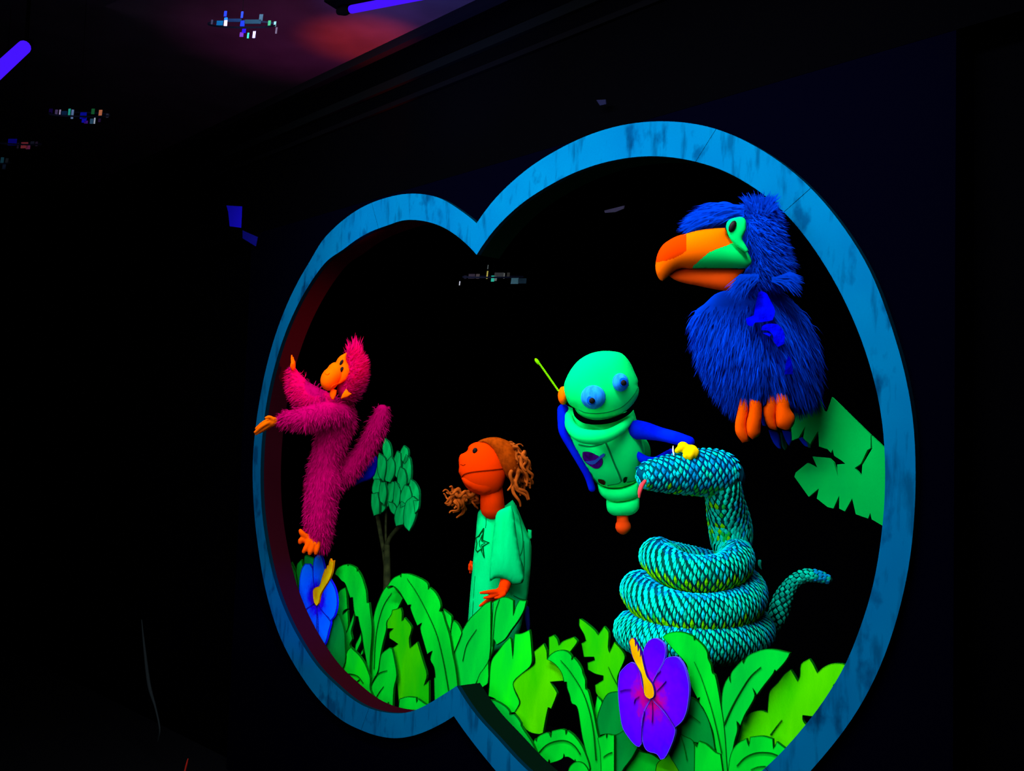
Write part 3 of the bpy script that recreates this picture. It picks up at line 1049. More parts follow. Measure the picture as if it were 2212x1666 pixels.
for i, poly in enumerate(TL):
    cx_, cy_ = sum(p[0] for p in poly) / len(poly), sum(p[1] for p in poly) / len(poly)
    poly = [(cx_ + (x - cx_) * 1.13, cy_ + (y - cy_) * 1.13) for x, y in poly]
    board('leaf', C1(poly), .60 - .004 * (i % 5) - .001 * i, [G_['tree'], mat('tree_leaf_line', (0, 90, 45)) if i == 0 else bpy.data.materials['tree_leaf_line']], tr, rim=.8)

# ================================================================ monkey puppet
M_mag = mat('magenta_fur', (196, 0, 102), .9, noise=.15, nscale=45, stretch=(1, 1, .4))
M_magd = mat('magenta_fur_under', (180, 0, 92), .9, noise=.1, nscale=30)
M_orf = mat('orange_felt', (240, 98, 0), .95)
M_orf2 = mat('deep_orange_felt', (245, 80, 0), .95)
M_blk = mat('black_plastic', (6, 4, 6), rough=.6, spec=.1)
MD = 4.95
mk = thing('monkey_puppet', 'furry magenta monkey puppet with orange face and hands leaning over the left frame', 'puppet', S(680, 1200, MD))
body = merge(
    ptube([(748, 868, MD + .02), (732, 900, MD), (716, 950, MD), (703, 1000, MD), (700, 1040, MD), (692, 1090, MD - .02), (690, 1140, MD - .03), (691, 1172, MD - .03)],
          [16, 38, 34, 33, 38, 32, 29, 20], sub=4)[:2],
    ptube([(700, 1030, MD + .03), (735, 1025, MD + .06), (765, 1000, MD + .08), (792, 965, MD + .08), (812, 925, MD + .06), (825, 888, MD + .05)], [30, 27, 22, 21, 20, 15], sub=4)[:2],
    ptube([(738, 892, MD - .06), (705, 893, MD - .11), (660, 903, MD - .13), (618, 906, MD - .14)], [22, 26, 25, 17], sub=4)[:2],
    ptube([(725, 885, MD + .02), (690, 868, MD + .03), (655, 848, MD + .05), (636, 812, MD + .05), (632, 795, MD + .05)], [26, 27, 27, 14, 7], sub=4)[:2],
)
body = remesh(body, .008, 8)
obj('body', *body, M_magd, mk, smooth=True)
dn = Vector((0, 0, -1))


def mflow(p):
    q = (p - S(700, 900, MD))
    x = q.dot(r_)
    if q.dot(u_) > -.07 and x < -.06:
        return -r_ * .5 + dn * .35
    return dn * .6


obj('fur', *fur(body, 17000, .032, mflow, .0014, .33, .26), M_mag, mk)
hd = remesh(merge(ell(762, 810, MD - .05, 25, 48, .075, 8), ell(757, 785, MD - .06, 14, 34, .05, 5), ell(752, 840, MD - .04, 24, 26, .06), ell(764, 765, MD - .04, 9, 22, .02, -5)), .007, 6)
hh = obj('head', *hd, M_magd, mk, smooth=True)
obj('fur', *fur(hd, 5200, .032, lambda p: u_ * .35 + r_ * .35, .0014, .4, .28, mask=lambda p: (p - S(752, 800, MD - .05)).dot(r_) > -.005), M_mag, hh)
# fringe standing up from the crown
tf = []
for i in range(130):
    x = random.uniform(755, 778)
    a = S(x, random.uniform(750, 790), MD - .05 + random.uniform(-.03, .03))
    b = a + u_ * random.uniform(.03, .07) + r_ * random.uniform(-.02, .03)
    s = r_ * .0022
    tf.append(([a - s, a + s, b], [(0, 1, 2)]))
obj('fringe', *merge(*tf), M_mag, hh)
muz = remesh(merge(ell(713, 819, MD - .12, 20, 26, .055, 18), ell(725, 806, MD - .11, 20, 24, .05, 10)), .005, 5)
fz = obj('muzzle', *muz, M_orf, mk, smooth=True)
fp = inflate(C1([(570,260),(600,215),(645,190),(642,240),(662,285),(668,320),(655,350),(640,375),(600,400),(575,410),(560,340)]), MD - .115, hs=.7, cells=26)
obj('face', *fp, M_orf, mk, smooth=True)
fb = bvh(fp)
for (x, y, r, rot) in ((610, 257, (3.2, 7), 28), (609, 306, (3.6, 7.5), 28)):
    X, Y = C1([(x, y)])[0]
    q = onto(fb, X, Y, .001)
    obj('eye', *ell(X, Y, (q - CAMP).dot(f_), r[0], r[1], .004, rot, 14, 8), M_blk, mk, smooth=True)
mb = bvh(muz)
sl = sline(C1([(500, 330), (515, 338), (528, 330)]), mb, .9, D=MD)
obj('nostril', sl[0], sl[1], mat('orange_shade', (200, 80, 0)), mk, smooth=True)
sl = sline(C1([(530, 440), (555, 410), (580, 400), (600, 392)]), bvh(merge(muz, fp)), 1.1, D=MD)
obj('mouth_line', sl[0], sl[1], bpy.data.materials['orange_shade'], mk, smooth=True)
for pts in ([(540,430),(530,470),(545,505),(560,505),(575,470),(578,440)], [(605,500),(615,470),(640,432),(650,440),(660,455),(680,465),(650,488)]):
    e = inflate(C1(pts), MD - .12, hs=.7, cells=16)
    obj('ear', *e, M_orf, mk, smooth=True)


def hand(name, parent, m, palm, fingers, D, voxel=.0035):
    parts = [ell(palm[0], palm[1], D, palm[2], palm[3], palm[4], palm[5] if len(palm) > 5 else 0, 16, 10)]
    for fpts, fr in fingers:
        parts.append(ptube([(x, y, D + d) for x, y, d in fpts], fr, seg=10, sub=3)[:2])
    v = remesh(merge(*parts), voxel, 3)
    return obj(name, *v, m, parent, smooth=True)


HD = MD - .15
hand('hand', mk, M_orf, (588, 912, 14, 10, .028, -28), [
    ([(584, 910, -.02), (568, 919, -.03), (551, 934, -.02)], [5, 4.5, 3.2]),
    ([(586, 915, -.01), (570, 926, -.015), (553, 938, -.01)], [5, 4.3, 3]),
    ([(588, 917, .01), (574, 926, .01), (560, 935, .01)], [5, 4.2, 3]),
    ([(584, 906, .01), (568, 914, .015), (553, 926, .02)], [5, 4.2, 3]),
    ([(590, 906, -.02), (582, 901, -.03), (574, 903, -.035)], [5, 4, 3])], HD)
hand('hand', mk, M_orf, (633, 794, 5, 8, .02), [
    ([(633, 792, 0), (631, 780, 0), (630, 768, .005)], [4, 3.2, 2]),
    ([(634, 792, .02), (633, 782, .03), (633, 772, .03)], [4, 3, 2]),
    ([(634, 794, -.02), (634, 785, -.03), (634, 776, -.03)], [4, 3, 2]),
    ([(635, 794, .03), (636, 787, .04), (636, 780, .045)], [3.5, 2.8, 2]),
    ([(632, 797, -.02), (629, 792, -.035), (629, 786, -.04)], [3.5, 2.8, 2])], MD + .04)
hand('foot', mk, M_orf2, (668, 1166, 18, 14, .03, 20), [
    ([(660, 1160, -.02), (652, 1152, -.03), (649, 1147, -.03)], [7, 6, 4.5]),
    ([(660, 1168, -.02), (650, 1166, -.03), (648, 1172, -.03)], [7, 5.5, 4.5]),
    ([(668, 1172, -.03), (660, 1186, -.04), (656, 1192, -.04)], [7, 6, 4.5]),
    ([(676, 1176, -.03), (671, 1190, -.04), (669, 1196, -.04)], [7, 6, 4.5]),
    ([(686, 1174, -.02), (684, 1188, -.03), (682, 1195, -.03)], [7, 6, 4.5])], MD - .05)
bl = inflate(C1([(700,1040),(720,1000),(760,950),(800,900),(840,880),(850,900),(845,960),(830,1010),(800,1040),(750,1055),(702,1080)]), 5.12, hs=.5, cells=20)
tag(obj('cloth_scrap', *bl, mat('royal_blue_satin', (0, 20, 225), .9), smooth=True), 'small bright blue cloth between the magenta monkey leg and the tree', 'cloth')

# ================================================================ child puppet
CD = 4.40
M_skin = mat('orange_red_felt', (222, 48, 0), .9)
M_hair = mat('auburn_yarn', (164, 60, 4), .75, noise=.4, nscale=60)
M_shirt = mat('sea_green_cotton', (0, 222, 126), .92, second=(0, 205, 112), nscale=16, stretch=(1, 1, .18), bump=.7)
M_shirtd = mat('shirt_seam', (0, 120, 62))
ch = thing('child_puppet', 'red-orange faced child puppet with auburn hair in a long green shirt', 'puppet', S(1080, 1340, CD))
face = inflate(C2([(315,275),(335,265),(365,245),(375,215),(400,195),(440,182),(500,180),(560,205),(610,260),(640,330),(650,400),(630,470),(610,520),(560,560),(500,575),(440,560),(390,540),(350,500),(330,460),(318,430),(303,400),(306,360),(303,310)]), CD, hs=.85, cells=44)
hdo = obj('head', *face, M_skin, ch, smooth=True)
ft = bvh(face)
for pts, r, nm in (([(322,440),(345,415),(400,400),(470,392),(540,385),(600,378),(640,372)], 1.6, 'mouth_line'), ([(318,345),(335,352),(350,345)], .8, 'nostril')):
    sl = sline(C2(pts), ft, r, D=CD, off=.0)
    obj(nm, sl[0], sl[1], mat('mouth_shade', (120, 20, 0)), hdo, smooth=True)
lip = inflate(C2([(322,445),(345,420),(400,405),(500,395),(600,385),(640,385),(610,470),(560,530),(500,560),(440,550),(380,520),(338,480)]), CD - .02, hs=.78, cells=28)
obj('jaw', *lip, M_skin, hdo, smooth=True)
X, Y = C2([(420, 246)])[0]
q = onto(ft, X, Y, .002)
obj('eye', *ell(X, Y, (q - CAMP).dot(f_), 5.2, 6.6, .006, 20, 16, 8), M_blk, hdo, smooth=True)
nk = ptube([(1062, 1055, CD + .02), (1063, 1078, CD + .02), (1064, 1096, CD + .03)], [24, 26, 27])
obj('neck', nk[0], nk[1], M_skin, ch, smooth=True)
cap = inflate(C2([(420,192),(480,160),(560,148),(620,160),(680,190),(730,240),(750,300),(760,360),(750,420),(700,430),(660,450),(620,400),(570,300),(530,225),(480,192)]), CD - .01, hs=1.15, cells=30)
M_curl = mat('auburn_curl_yarn', (178, 80, 22), .8, noise=.5, nscale=25)
hc = obj('hair', *cap, M_hair, ch, smooth=True)
curls = []


def curl(px, py, D, L, ang, r=3.4, amp=5, turns=1.5, n=12):
    pts, rad = [], []
    a = math.radians(ang)
    ph = random.uniform(0, 6)
    for i in range(n):
        t = i / (n - 1)
        o_ = amp * math.sin(ph + turns * 2 * math.pi * t)
        x = px + L * t * math.cos(a) - o_ * math.sin(a)
        y = py + L * t * math.sin(a) + o_ * math.cos(a)
        pts.append((x, y, D + amp * .0012 * math.cos(ph + turns * 2 * math.pi * t)))
        rad.append(r * (1 - .55 * t))
    return ptube(pts, rad, seg=8, sub=2)[:2]


for i in range(22):
    a = random.uniform(-80, 5)
    cx, cy = 1093 + 26 * math.cos(math.radians(a)), 988 + 32 * math.sin(math.radians(a))
    curls.append(curl(cx, cy, CD + random.uniform(-.06, .05), random.uniform(14, 30), a + 100 + random.uniform(-30, 30), r=random.uniform(2.5, 4.2), amp=3, turns=1))
for i in range(26):
    curls.append(curl(random.uniform(1118, 1136), random.uniform(975, 1030), CD + random.uniform(-.08, .05), random.uniform(22, 48), random.uniform(55, 110), r=random.uniform(3.6, 6), amp=4))
for (x, y, a, L) in ((700, 470, 55, 48), (715, 490, 45, 42), (720, 400, 85, 50), (690, 400, 100, 40), (760, 300, 80, 60), (690, 470, 75, 55)):
    X, Y = C2([(x, y)])[0]
    curls.append(curl(X, Y, CD - .07, L, a, r=5, amp=4, turns=1))
obj('curls', *merge(*curls), M_curl, hc, smooth=True)
pt_ = []
for i in range(34):
    X, Y = C2([(random.uniform(300, 450), random.uniform(535, 600))])[0]
    pt_.append(curl(X, Y, CD + .06 + random.uniform(-.05, .05), random.uniform(18, 44), random.uniform(95, 190), r=random.uniform(3.4, 5.4), amp=5))
for (x, y, a, L) in ((330, 550, 150, 42), (360, 560, 110, 54), (390, 570, 120, 48), (300, 540, 200, 20), (290, 600, 160, 26)):
    X, Y = C2([(x, y)])[0]
    pt_.append(curl(X, Y, CD + .05, L, a, r=4.6, amp=5, turns=1.2))
obj('ponytail', *merge(*pt_), M_curl, hc, smooth=True, label='loose curls hanging below the chin')
shirt = inflate(C2([(450,672),(480,668),(560,668),(630,645),(690,600),(715,640),(750,720),(790,820),(822,900),(826,1000),(815,1150),(795,1320),(770,1420),(745,1540),(700,1700),(345,1720),(368,1480),(385,1280),(405,1050),(422,900),(430,800),(440,700)]), CD + .06, hs=.5, cells=46)
sho = obj('shirt', *shirt, M_shirt, ch, smooth=True)
slv = inflate(C2([(640,655),(680,640),(700,700),(715,820),(735,950),(755,1060),(772,1170),(760,1200),(700,1212),(650,1180),(600,1165),(560,1168),(528,1190),(524,1165),(530,1060),(545,900),(560,780),(580,690)]), CD - .055, hs=.42, cells=36)
so = obj('sleeve', *slv, M_shirt, ch, smooth=True)
bs = bvh(shirt)
for pts, r in (([(715,640),(745,760),(765,880),(760,960),(740,1010)], 1.2), ([(770,900),(775,1050),(768,1170)], 1.2), ([(740,1010),(765,1080),(768,1140)], 1.2), ([(785,1320),(740,1310),(700,1290)], 1.2),
               ([(495,680),(500,760),(495,800)], .8), ([(420,1150),(410,1300),(400,1450)], .8)):
    sl = sline(C2(pts), bs, r, D=CD)
    obj('seam', sl[0], sl[1], M_shirtd, sho, smooth=True)
star = C2([(482,808),(474,890),(520,908),(476,935),(486,1015),(462,955),(440,975),(428,962),(436,915),(428,875),(448,862)])
sl = sline(star + [star[0]], bs, 1.9, D=CD, sub=1)
obj('star_outline', sl[0], sl[1], mat('star_ink', (0, 66, 20)), sho, smooth=True)
star2 = C2([(470,855),(466,895),(492,910),(466,925),(470,965),(456,935),(450,905)])
sl = sline(star2 + [star2[0]], bs, .9, D=CD, sub=1)
obj('star_outline', sl[0], sl[1], bpy.data.materials['star_ink'], sho, smooth=True)
arm = ptube([(1094, 1236, CD - .005), (1093, 1256, CD - .04), (1088, 1272, CD - .07)], [12, 13, 12])
obj('forearm', arm[0], arm[1], M_skin, ch, smooth=True)
hand('hand', ch, M_skin, (1082, 1279, 17, 11, .022, -20), [
    ([(1076, 1278, -.01), (1058, 1279, -.02), (1038, 1281, -.025)], [6, 5, 3]),
    ([(1074, 1284, -.01), (1058, 1290, -.02), (1046, 1292, -.02)], [6, 4.5, 3]),
    ([(1074, 1288, 0), (1056, 1296, 0), (1037, 1309, 0)], [6, 5, 3.2]),
    ([(1078, 1290, .01), (1066, 1297, .015), (1054, 1303, .02)], [6, 4.5, 3]),
    ([(1088, 1284, -.02), (1080, 1290, -.035), (1070, 1292, -.04)], [6, 4.5, 3])], CD - .085)
hand('hand', ch, M_skin, (1019, 1228, 5, 9, .02), [
    ([(1018, 1224, 0), (1016, 1218, 0), (1017, 1213, 0)], [3.5, 3, 2.4]),
    ([(1018, 1228, -.01), (1014, 1224, -.02), (1014, 1219, -.02)], [3.5, 3, 2.4]),
    ([(1018, 1231, -.01), (1014, 1231, -.02), (1013, 1227, -.02)], [3.5, 3, 2.4]),
    ([(1019, 1234, 0), (1016, 1238, 0), (1015, 1236, 0)], [3.5, 3, 2.4]),
    ([(1020, 1226, .02), (1019, 1219, .02), (1020, 1214, .02)], [3.5, 3, 2.4])], CD + .07)
bt = inflate(C2([(800,812),(828,818),(830,880),(812,890),(800,850)]), CD + .06, hs=.6, cells=12)
obj('bow', *bt, M_shirt, ch, smooth=True)
lg = ptube([(1136, 1315, CD + .1), (1140, 1345, CD + .1), (1141, 1362, CD + .1)], [7, 5, 3])
obj('leg', lg[0], lg[1], mat('navy_cloth', (16, 24, 96)), ch, smooth=True)

# ================================================================ robot puppet
RD = 3.86
M_rb = mat('mint_green_foam', (0, 238, 114), .9)
M_rb2 = mat('mint_green_foam_dark', (0, 190, 92), .8)
M_blue = mat('ultramarine_cloth', (0, 30, 225), .95, second=(0, 12, 205), nscale=10)
M_eye = mat('sky_blue_eye', (30, 150, 245), .9, second=(20, 110, 215), nscale=60, stretch=(1, 1, .25))
rb = thing('robot_puppet', 'mint green round-headed robot puppet with blue arms and googly eyes', 'puppet', S(1347, 1150, RD))


def axpt(cx, cy, ang, x, y):
    a = math.radians(ang)
    return cx + x * math.cos(a) - y * math.sin(a), cy + x * math.sin(a) + y * math.cos(a)


def lathe(prof, c, D, tilt, seg=40, lean=.12):
    """prof: (distance along the axis in px, radius px); axis from c, tilt in degrees from straight down"""
    s = D / F
    a = math.radians(tilt)
    ad = (-u_ * math.cos(a) + r_ * math.sin(a) + f_ * lean).normalized()
    x = (r_ - ad * r_.dot(ad)).normalized()
    y = ad.cross(x)
    c0 = S(c[0], c[1], D)
    V, Fc = [], []
    for (t, r) in prof:
        for j in range(seg):
            q = 2 * math.pi * j / seg
            V.append(c0 + ad * t * s + (x * math.cos(q) + y * math.sin(q)) * max(r, .05) * s)
    for i in range(len(prof) - 1):
        for j in range(seg):
            k = (j + 1) % seg
            Fc.append((i * seg + j, i * seg + k, (i + 1) * seg + k, (i + 1) * seg + j))
    Fc.append(tuple(range(seg))[::-1])
    Fc.append(tuple((len(prof) - 1) * seg + j for j in range(seg)))
    return V, Fc


# torso, traced silhouette
tor = inflate(CR([(385,570),(372,650),(372,720),(395,800),(420,870),(470,960),(530,1060),(600,1160),(625,1185),(700,1215),(800,1215),(900,1180),(935,1150),(945,1080),(990,960),(985,880),(940,760),(925,680),(900,600),(700,640),(520,620)]), RD, hs=.95, cells=46)
to = obj('torso', *tor, M_rb, rb, smooth=True)
colr = ptube([(*CR([(x, y)])[0], RD - d) for x, y, d in ((392, 640, .02), (410, 730, .09), (480, 795, .15), (590, 815, .17), (700, 800, .16), (800, 745, .12), (880, 670, .05))], [8, 12, 15, 16, 14, 11, 7])
obj('collar', colr[0], colr[1], M_rb, rb, smooth=True)
hip = ell(*CR([(955, 915)])[0], RD + .05, 21, 33, .06, -12)
obj('hip_disc', *hip, M_rb2, rb, smooth=True)
lc = inflate(CR([(618,1180),(700,1215),(800,1215),(900,1180),(935,1150),(945,1260),(920,1290),(800,1320),(720,1315),(660,1280),(630,1240)]), RD - .02, hs=.95, cells=30)
obj('lower_collar', *lc, M_rb, rb, smooth=True)
lb = inflate(CR([(688,1290),(720,1310),(800,1318),(900,1295),(945,1265),(946,1340),(935,1385),(890,1420),(810,1430),(740,1425),(700,1395),(688,1350)]), RD - .01, hs=.95, cells=30)
obj('base_cup', *lb, M_rb, rb, smooth=True)
kn = lathe([(0, 9), (3, 13), (12, 13), (16, 13.5), (20, 16), (28, 17), (36, 14), (42, 7), (44, 1)], CR([(815, 1420)])[0], RD, 3, 24)
obj('knob', *kn, mat('red_orange_knob', (232, 66, 10), .9), rb, smooth=True)
# head with a jaw gap
hx, hy = CR([(648, 395)])[0]
head = inflate(CR([(355,420),(375,350),(420,270),(480,205),(560,160),(650,140),(740,142),(810,160),(870,225),(910,310),(935,370),(932,400),(943,440),(935,490),(900,550),(850,600),(780,650),(700,680),(620,690),(540,675),(480,640),(445,590),(400,560),(375,510)]), RD - .09, hs=1.0, cells=54)
ho = obj('head', *head, M_rb, rb, smooth=True)
ht = bvh(head)
sl = sline(CR([(475,600),(530,622),(620,628),(720,612),(810,575),(880,510),(925,440),(938,395)]), ht, 1.5, D=RD - .2, off=-.001)
obj('mouth_line', sl[0], sl[1], mat('mouth_green_shade', (0, 120, 60)), ho, smooth=True)
sl = ptube([(*CR([(x, y)])[0], RD - d) for x, y, d in ((430, 590, .07), (455, 640, .10), (510, 680, .12), (590, 697, .135), (680, 692, .135), (770, 668, .12), (850, 628, .09), (890, 598, .06))], [2, 5, 6, 5, 5, 5, 4, 2])
obj('neck_gap_shade', sl[0], sl[1], M_blackfelt, rb, smooth=True)  # black strip stands in for the shade between head and collar
for (x, y, rx, ry, px_, py_, pr) in ((585, 500, 97, 95, 575, 528, 25), (795, 385, 66, 72, 822, 388, 24)):
    X, Y = CR([(x, y)])[0]
    q = onto(ht, X, Y, 0)
    d = (q - CAMP).dot(f_)
    ev = ell(X, Y, d + .005, rx / 3.62, ry / 3.62, .045, 0, 28, 16)
    eo = obj('eye', *ev, M_eye, ho, smooth=True)
    t2 = bvh(ev)
    X, Y = CR([(px_, py_)])[0]
    q = onto(t2, X, Y, 0)
    obj('pupil', *ell(X, Y, (q - CAMP).dot(f_), pr / 3.62, pr / 3.62, .006, 0, 16, 8), M_blk, eo, smooth=True)
    obj('iris_ring', *ell(X - 1, Y - 1, (q - CAMP).dot(f_) + .003, pr / 3.62 + 3.5, pr / 3.62 + 3.5, .006, 0, 18, 8), mat('iris_blue', (0, 70, 190)) if 'iris_blue' not in bpy.data.materials else bpy.data.materials['iris_blue'], eo, smooth=True)
er = ell(*CR([(350, 488)])[0], RD - .03, 11.5, 20, .035, 0)
ea = obj('ear_knob', *er, mat('orange_ear', (250, 100, 0), .95), rb, smooth=True)
an = ptube([(*CR([(x, y)])[0], RD - .03) for x, y in ((312, 450), (270, 390), (220, 318), (165, 240))], [2.2] * 4, seg=10)
ap = obj('antenna', an[0], an[1], mat('lime_antenna', (110, 200, 0), .95), rb, smooth=True)
rg = []
for i in range(17):
    t = i / 16
    rg.append(ell(*CR([(312 - 147 * t, 450 - 210 * t)])[0], RD - .03, 3.3, 1.7, .005, -55 + 90, 10, 6))
obj('antenna_rings', *merge(*rg), bpy.data.materials['lime_antenna'], ap, smooth=True)
obj('antenna_tip', *ell(*CR([(147, 222)])[0], RD - .03, 4, 8.5, .006, -35, 12, 8), bpy.data.materials['lime_antenna'], ap, smooth=True)
# chest panel lines, emblem, studs
tt_ = bvh(tor)
for pts, r in (([(475,872),(560,885),(640,870),(680,852)], 2.0), ([(680,852),(710,920),(750,1020),(785,1100),(805,1155)], 2.2), ([(805,1155),(780,1175),(700,1190)], 1.6),
               ([(850,1165),(900,1155),(935,1130)], 1.6)):
    sl = sline(CR(pts), tt_, r, D=RD, off=-.001)
    obj('panel_line', sl[0], sl[1], mat('panel_shade', (0, 118, 58)) if 'panel_shade' not in bpy.data.materials else bpy.data.materials['panel_shade'], to, smooth=True)
crop_e = crop(1230, 930, 11.9)
em = obj('planet_emblem', *decal(crop_e([(340,560),(420,545),(560,570),(700,640),(800,700),(850,760),(840,870),(780,950),(700,985),(620,970),(520,910),(430,840),(360,760),(335,660)]), tt_, .0035), mat('violet_emblem', (64, 0, 120), .9, second=(40, 0, 80), nscale=60), to)
obj('emblem_ring', *decal(crop_e([(400,790),(520,790),(650,760),(740,700),(800,640),(880,590),(915,610),(890,670),(800,730),(720,810),(640,870),(560,880),(480,850)]), tt_, .005), mat('emblem_blue', (30, 70, 170)), em)
for poly, c in (([(735,1250),(860,1270),(915,1320),(910,1400),(860,1400),(745,1330)], (44, 26, 8)), ([(1385,1250),(1430,1200),(1490,1205),(1480,1270),(1440,1340),(1390,1350)], (8, 34, 4))):
    obj('stud', *decal(crop_e(poly), tt_, .004, cells=6), mat('stud_' + str(c[0]), c), to)
# arms
A1 = ptube([(*CR([(x, y)])[0], RD - d) for x, y, d in ((925, 755, .06), (1000, 765, .08), (1110, 790, .13), (1230, 820, .19), (1335, 850, .22))], [21, 19, 15, 14, 12])
obj('arm', A1[0], A1[1], M_blue, rb, smooth=True)
A2 = ptube([(*CR([(x, y)])[0], RD - d) for x, y, d in ((350, 600, 0), (345, 690, .02), (352, 780, .03), (420, 900, .03), (490, 1020, .03), (545, 1120, .03), (575, 1215, .03))], [13, 11, 9, 8.5, 8, 8, 7.5])
obj('arm', A2[0], A2[1], M_blue, rb, smooth=True)
A3 = remesh(merge(inflate(CR([(918,935),(940,918),(1000,955),(1060,965),(1130,930),(1205,890),(1215,945),(1150,975),(1060,1000),(990,1035),(950,1015),(920,975)]), RD - .06, hs=.8, cells=30)), .006, 3)
obj('belt_strap', *A3, M_blue, rb, smooth=True, label='blue strap running from the hip to the snake head')
M_yh = mat('yellow_glove', (240, 200, 0), .92)
hand('hand', rb, M_yh, (1492, 975, 17, 15, .03, 10), [
    ([(1484, 968, .0), (1472, 968, -.012), (1463, 974, -.014)], [9, 8.5, 6.5]),
    ([(1487, 974, -.015), (1482, 984, -.025), (1482, 988, -.025)], [9, 8, 6.5]),
    ([(1495, 976, -.02), (1492, 984, -.028), (1491, 988, -.028)], [10, 9, 7]),
    ([(1502, 976, -.015), (1501, 982, -.022), (1500, 986, -.022)], [9, 8, 6.5]),
    ([(1480, 962, .0), (1473, 960, -.005), (1468, 962, -.008)], [7, 6.5, 5])], RD - .23, .004)

# ================================================================ snake puppet
SD = 3.72
KM = SD / F
sn = thing('snake_puppet', 'turquoise scaly snake puppet coiled in three loops with raised head', 'puppet', S(1500, 1395, SD))
M_snb = mat('deep_teal_skin', (0, 78, 70), .85, second=(0, 46, 52), nscale=14)
M_snb2 = mat('navy_teal_skin', (0, 60, 122), .85, second=(0, 80, 90), nscale=12)
M_s1 = mat('turquoise_scale', (0, 222, 188), .95)
M_s2 = mat('cyan_scale', (0, 206, 226), .95)
M_s3 = mat('sea_scale', (0, 186, 160), .9)
M_s4 = mat('lime_scale', (96, 214, 0), .9)
M_s5 = mat('green_scale', (0, 190, 70), .9)
M_s6 = mat('azure_scale', (0, 150, 220), .9)
SCM = [M_s1, M_s2, M_s3, M_s4, M_s5, M_s6]


def scales(frames, sl_px, wd_px, ln_px, rows, colorf, s0=0.0, s1=1.0, pitch=24, shear=.5):
    """small kite-shaped scales laid over a tube, each pointing down, staggered row by row"""
    cum = [0]
    for a, b in zip(frames[:-1], frames[1:]):
        cum.append(cum[-1] + (b[0] - a[0]).length)
    tot = cum[-1]
    step = sl_px * KM
    n = int(tot / step)
    V, Fc, mi_ = [], [], []

    def at(s):
        s = min(max(s, 0), tot * .9999)
        i = int(np.searchsorted(cum, s)) - 1
        i = min(max(i, 0), len(frames) - 2)
        t = (s - cum[i]) / (cum[i + 1] - cum[i] + 1e-9)
        A, B = frames[i], frames[i + 1]
        return A[0].lerp(B[0], t), A[1] * (1 - t) + B[1] * t, A[2].lerp(B[2], t).normalized()
    for q in range(n):
        s = (q + .5) * step
        if not (s0 * tot <= s <= s1 * tot):
            continue
        p, r, t = at(s)
        up = Vector((0, 0, 1))
        a = up - t * up.dot(t)
        vert = a.length < .62
        if a.length < .15:
            a = -f_ - t * (-f_).dot(t)
        a.normalize()
        b = t.cross(a)
        nr = rows if rows > 0 else max(4, int(round(2 * math.pi * r / (pitch * KM))))
        for j in range(nr):
            th = 2 * math.pi * (j + shear * q % 1 + random.uniform(-.06, .06)) / nr
            nn = a * math.cos(th) + b * math.sin(th)
            c = p + nn * r
            d = Vector((0, 0, -1))
            d = d - nn * d.dot(nn)
            if d.length < .3:
                d = -t * 1 if vert else (nn.cross(t))
            d.normalize()
            e = nn.cross(d).normalized()
            L = ln_px * KM * random.uniform(.85, 1.1)
            W = wd_px * KM * random.uniform(.8, 1.15)
            cm = colorf(th, s / tot, nn)
            b0 = len(V)
            prof = ((0, -.55, .0006), (.5, -.05, .002), (.42, .25, .0025), (0, .55, .0035), (-.42, .25, .0025), (-.5, -.05, .002))
            for x, y, h in prof:
                # wrap the scale round the tube
                w_ = c + e * x * W + d * y * L
                cc = w_ - p
                tt = cc.dot(t)
                rad = cc - t * tt
                w_ = p + t * tt + rad.normalized() * (r + h)
                V.append(w_)
            V.append(p + t * ((c - p).dot(t)) + nn * (r + .005))
            for k in range(6):
                Fc.append((b0 + k, b0 + (k + 1) % 6, b0 + 6))
                mi_.append(cm)
    return V, Fc, mi_


# helix: (x centre, lobe y, loop radius px, tube radius px, extra drop of the front)
coils = [(1497, 1358, 131, 41, 6), (1498, 1275, 115, 41, 29), (1506, 1200, 83, 38, 27)]
path, rads = [], []
STEP = 16
for ci, (cx, cy, cr, tr_, ed) in enumerate(coils):
    # front half: left to right with the same height, back half climbs to the next coil
    for i in range(STEP):
        ph = math.pi - math.pi * i / STEP          # pi -> 0, front
        path.append(S(cx + cr * math.cos(ph), cy + ed * math.sin(ph), SD) - f_ * (cr * KM * math.sin(ph)))
        rads.append(tr_ * KM)
    if ci < 2:
        nx_ = coils[ci + 1]
        for i in range(STEP):
            t = i / STEP
            ph = -math.pi * t
            m = lambda q: coils[ci][q] * (1 - t) + nx_[q] * t
            path.append(S(m(0) + m(2) * math.cos(ph), m(1) + 4 * math.sin(ph), SD) - f_ * (m(2) * KM * math.sin(ph)))
            rads.append(m(3) * KM)
# last back half goes into the neck
for (x, y, dd, r) in ((1586, 1196, .02, 38), (1580, 1180, .05, 40), (1580, 1158, .06, 46), (1576, 1130, .05, 46), (1571, 1108, .03, 44), (1566, 1082, .0, 40), (1562, 1058, -.02, 39), (1558, 1035, -.03, 38)):
    path.append(S(x, y, SD + dd))
    rads.append(r * KM * .98)
full = tube(path, rads, seg=26, sub=2)
NP = len(full[2])
# start of the neck within the tube
ns = (5 * STEP) / (len(path) - 1)


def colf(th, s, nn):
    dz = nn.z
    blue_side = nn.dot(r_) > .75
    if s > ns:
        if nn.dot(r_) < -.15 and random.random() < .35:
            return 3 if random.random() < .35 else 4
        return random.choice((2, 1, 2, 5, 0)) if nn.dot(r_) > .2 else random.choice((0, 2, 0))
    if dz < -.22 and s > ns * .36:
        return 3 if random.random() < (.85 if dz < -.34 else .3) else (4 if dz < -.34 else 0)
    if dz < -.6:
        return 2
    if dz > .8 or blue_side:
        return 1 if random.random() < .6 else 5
    return 0 if random.random() < .7 else random.choice((1, 2))


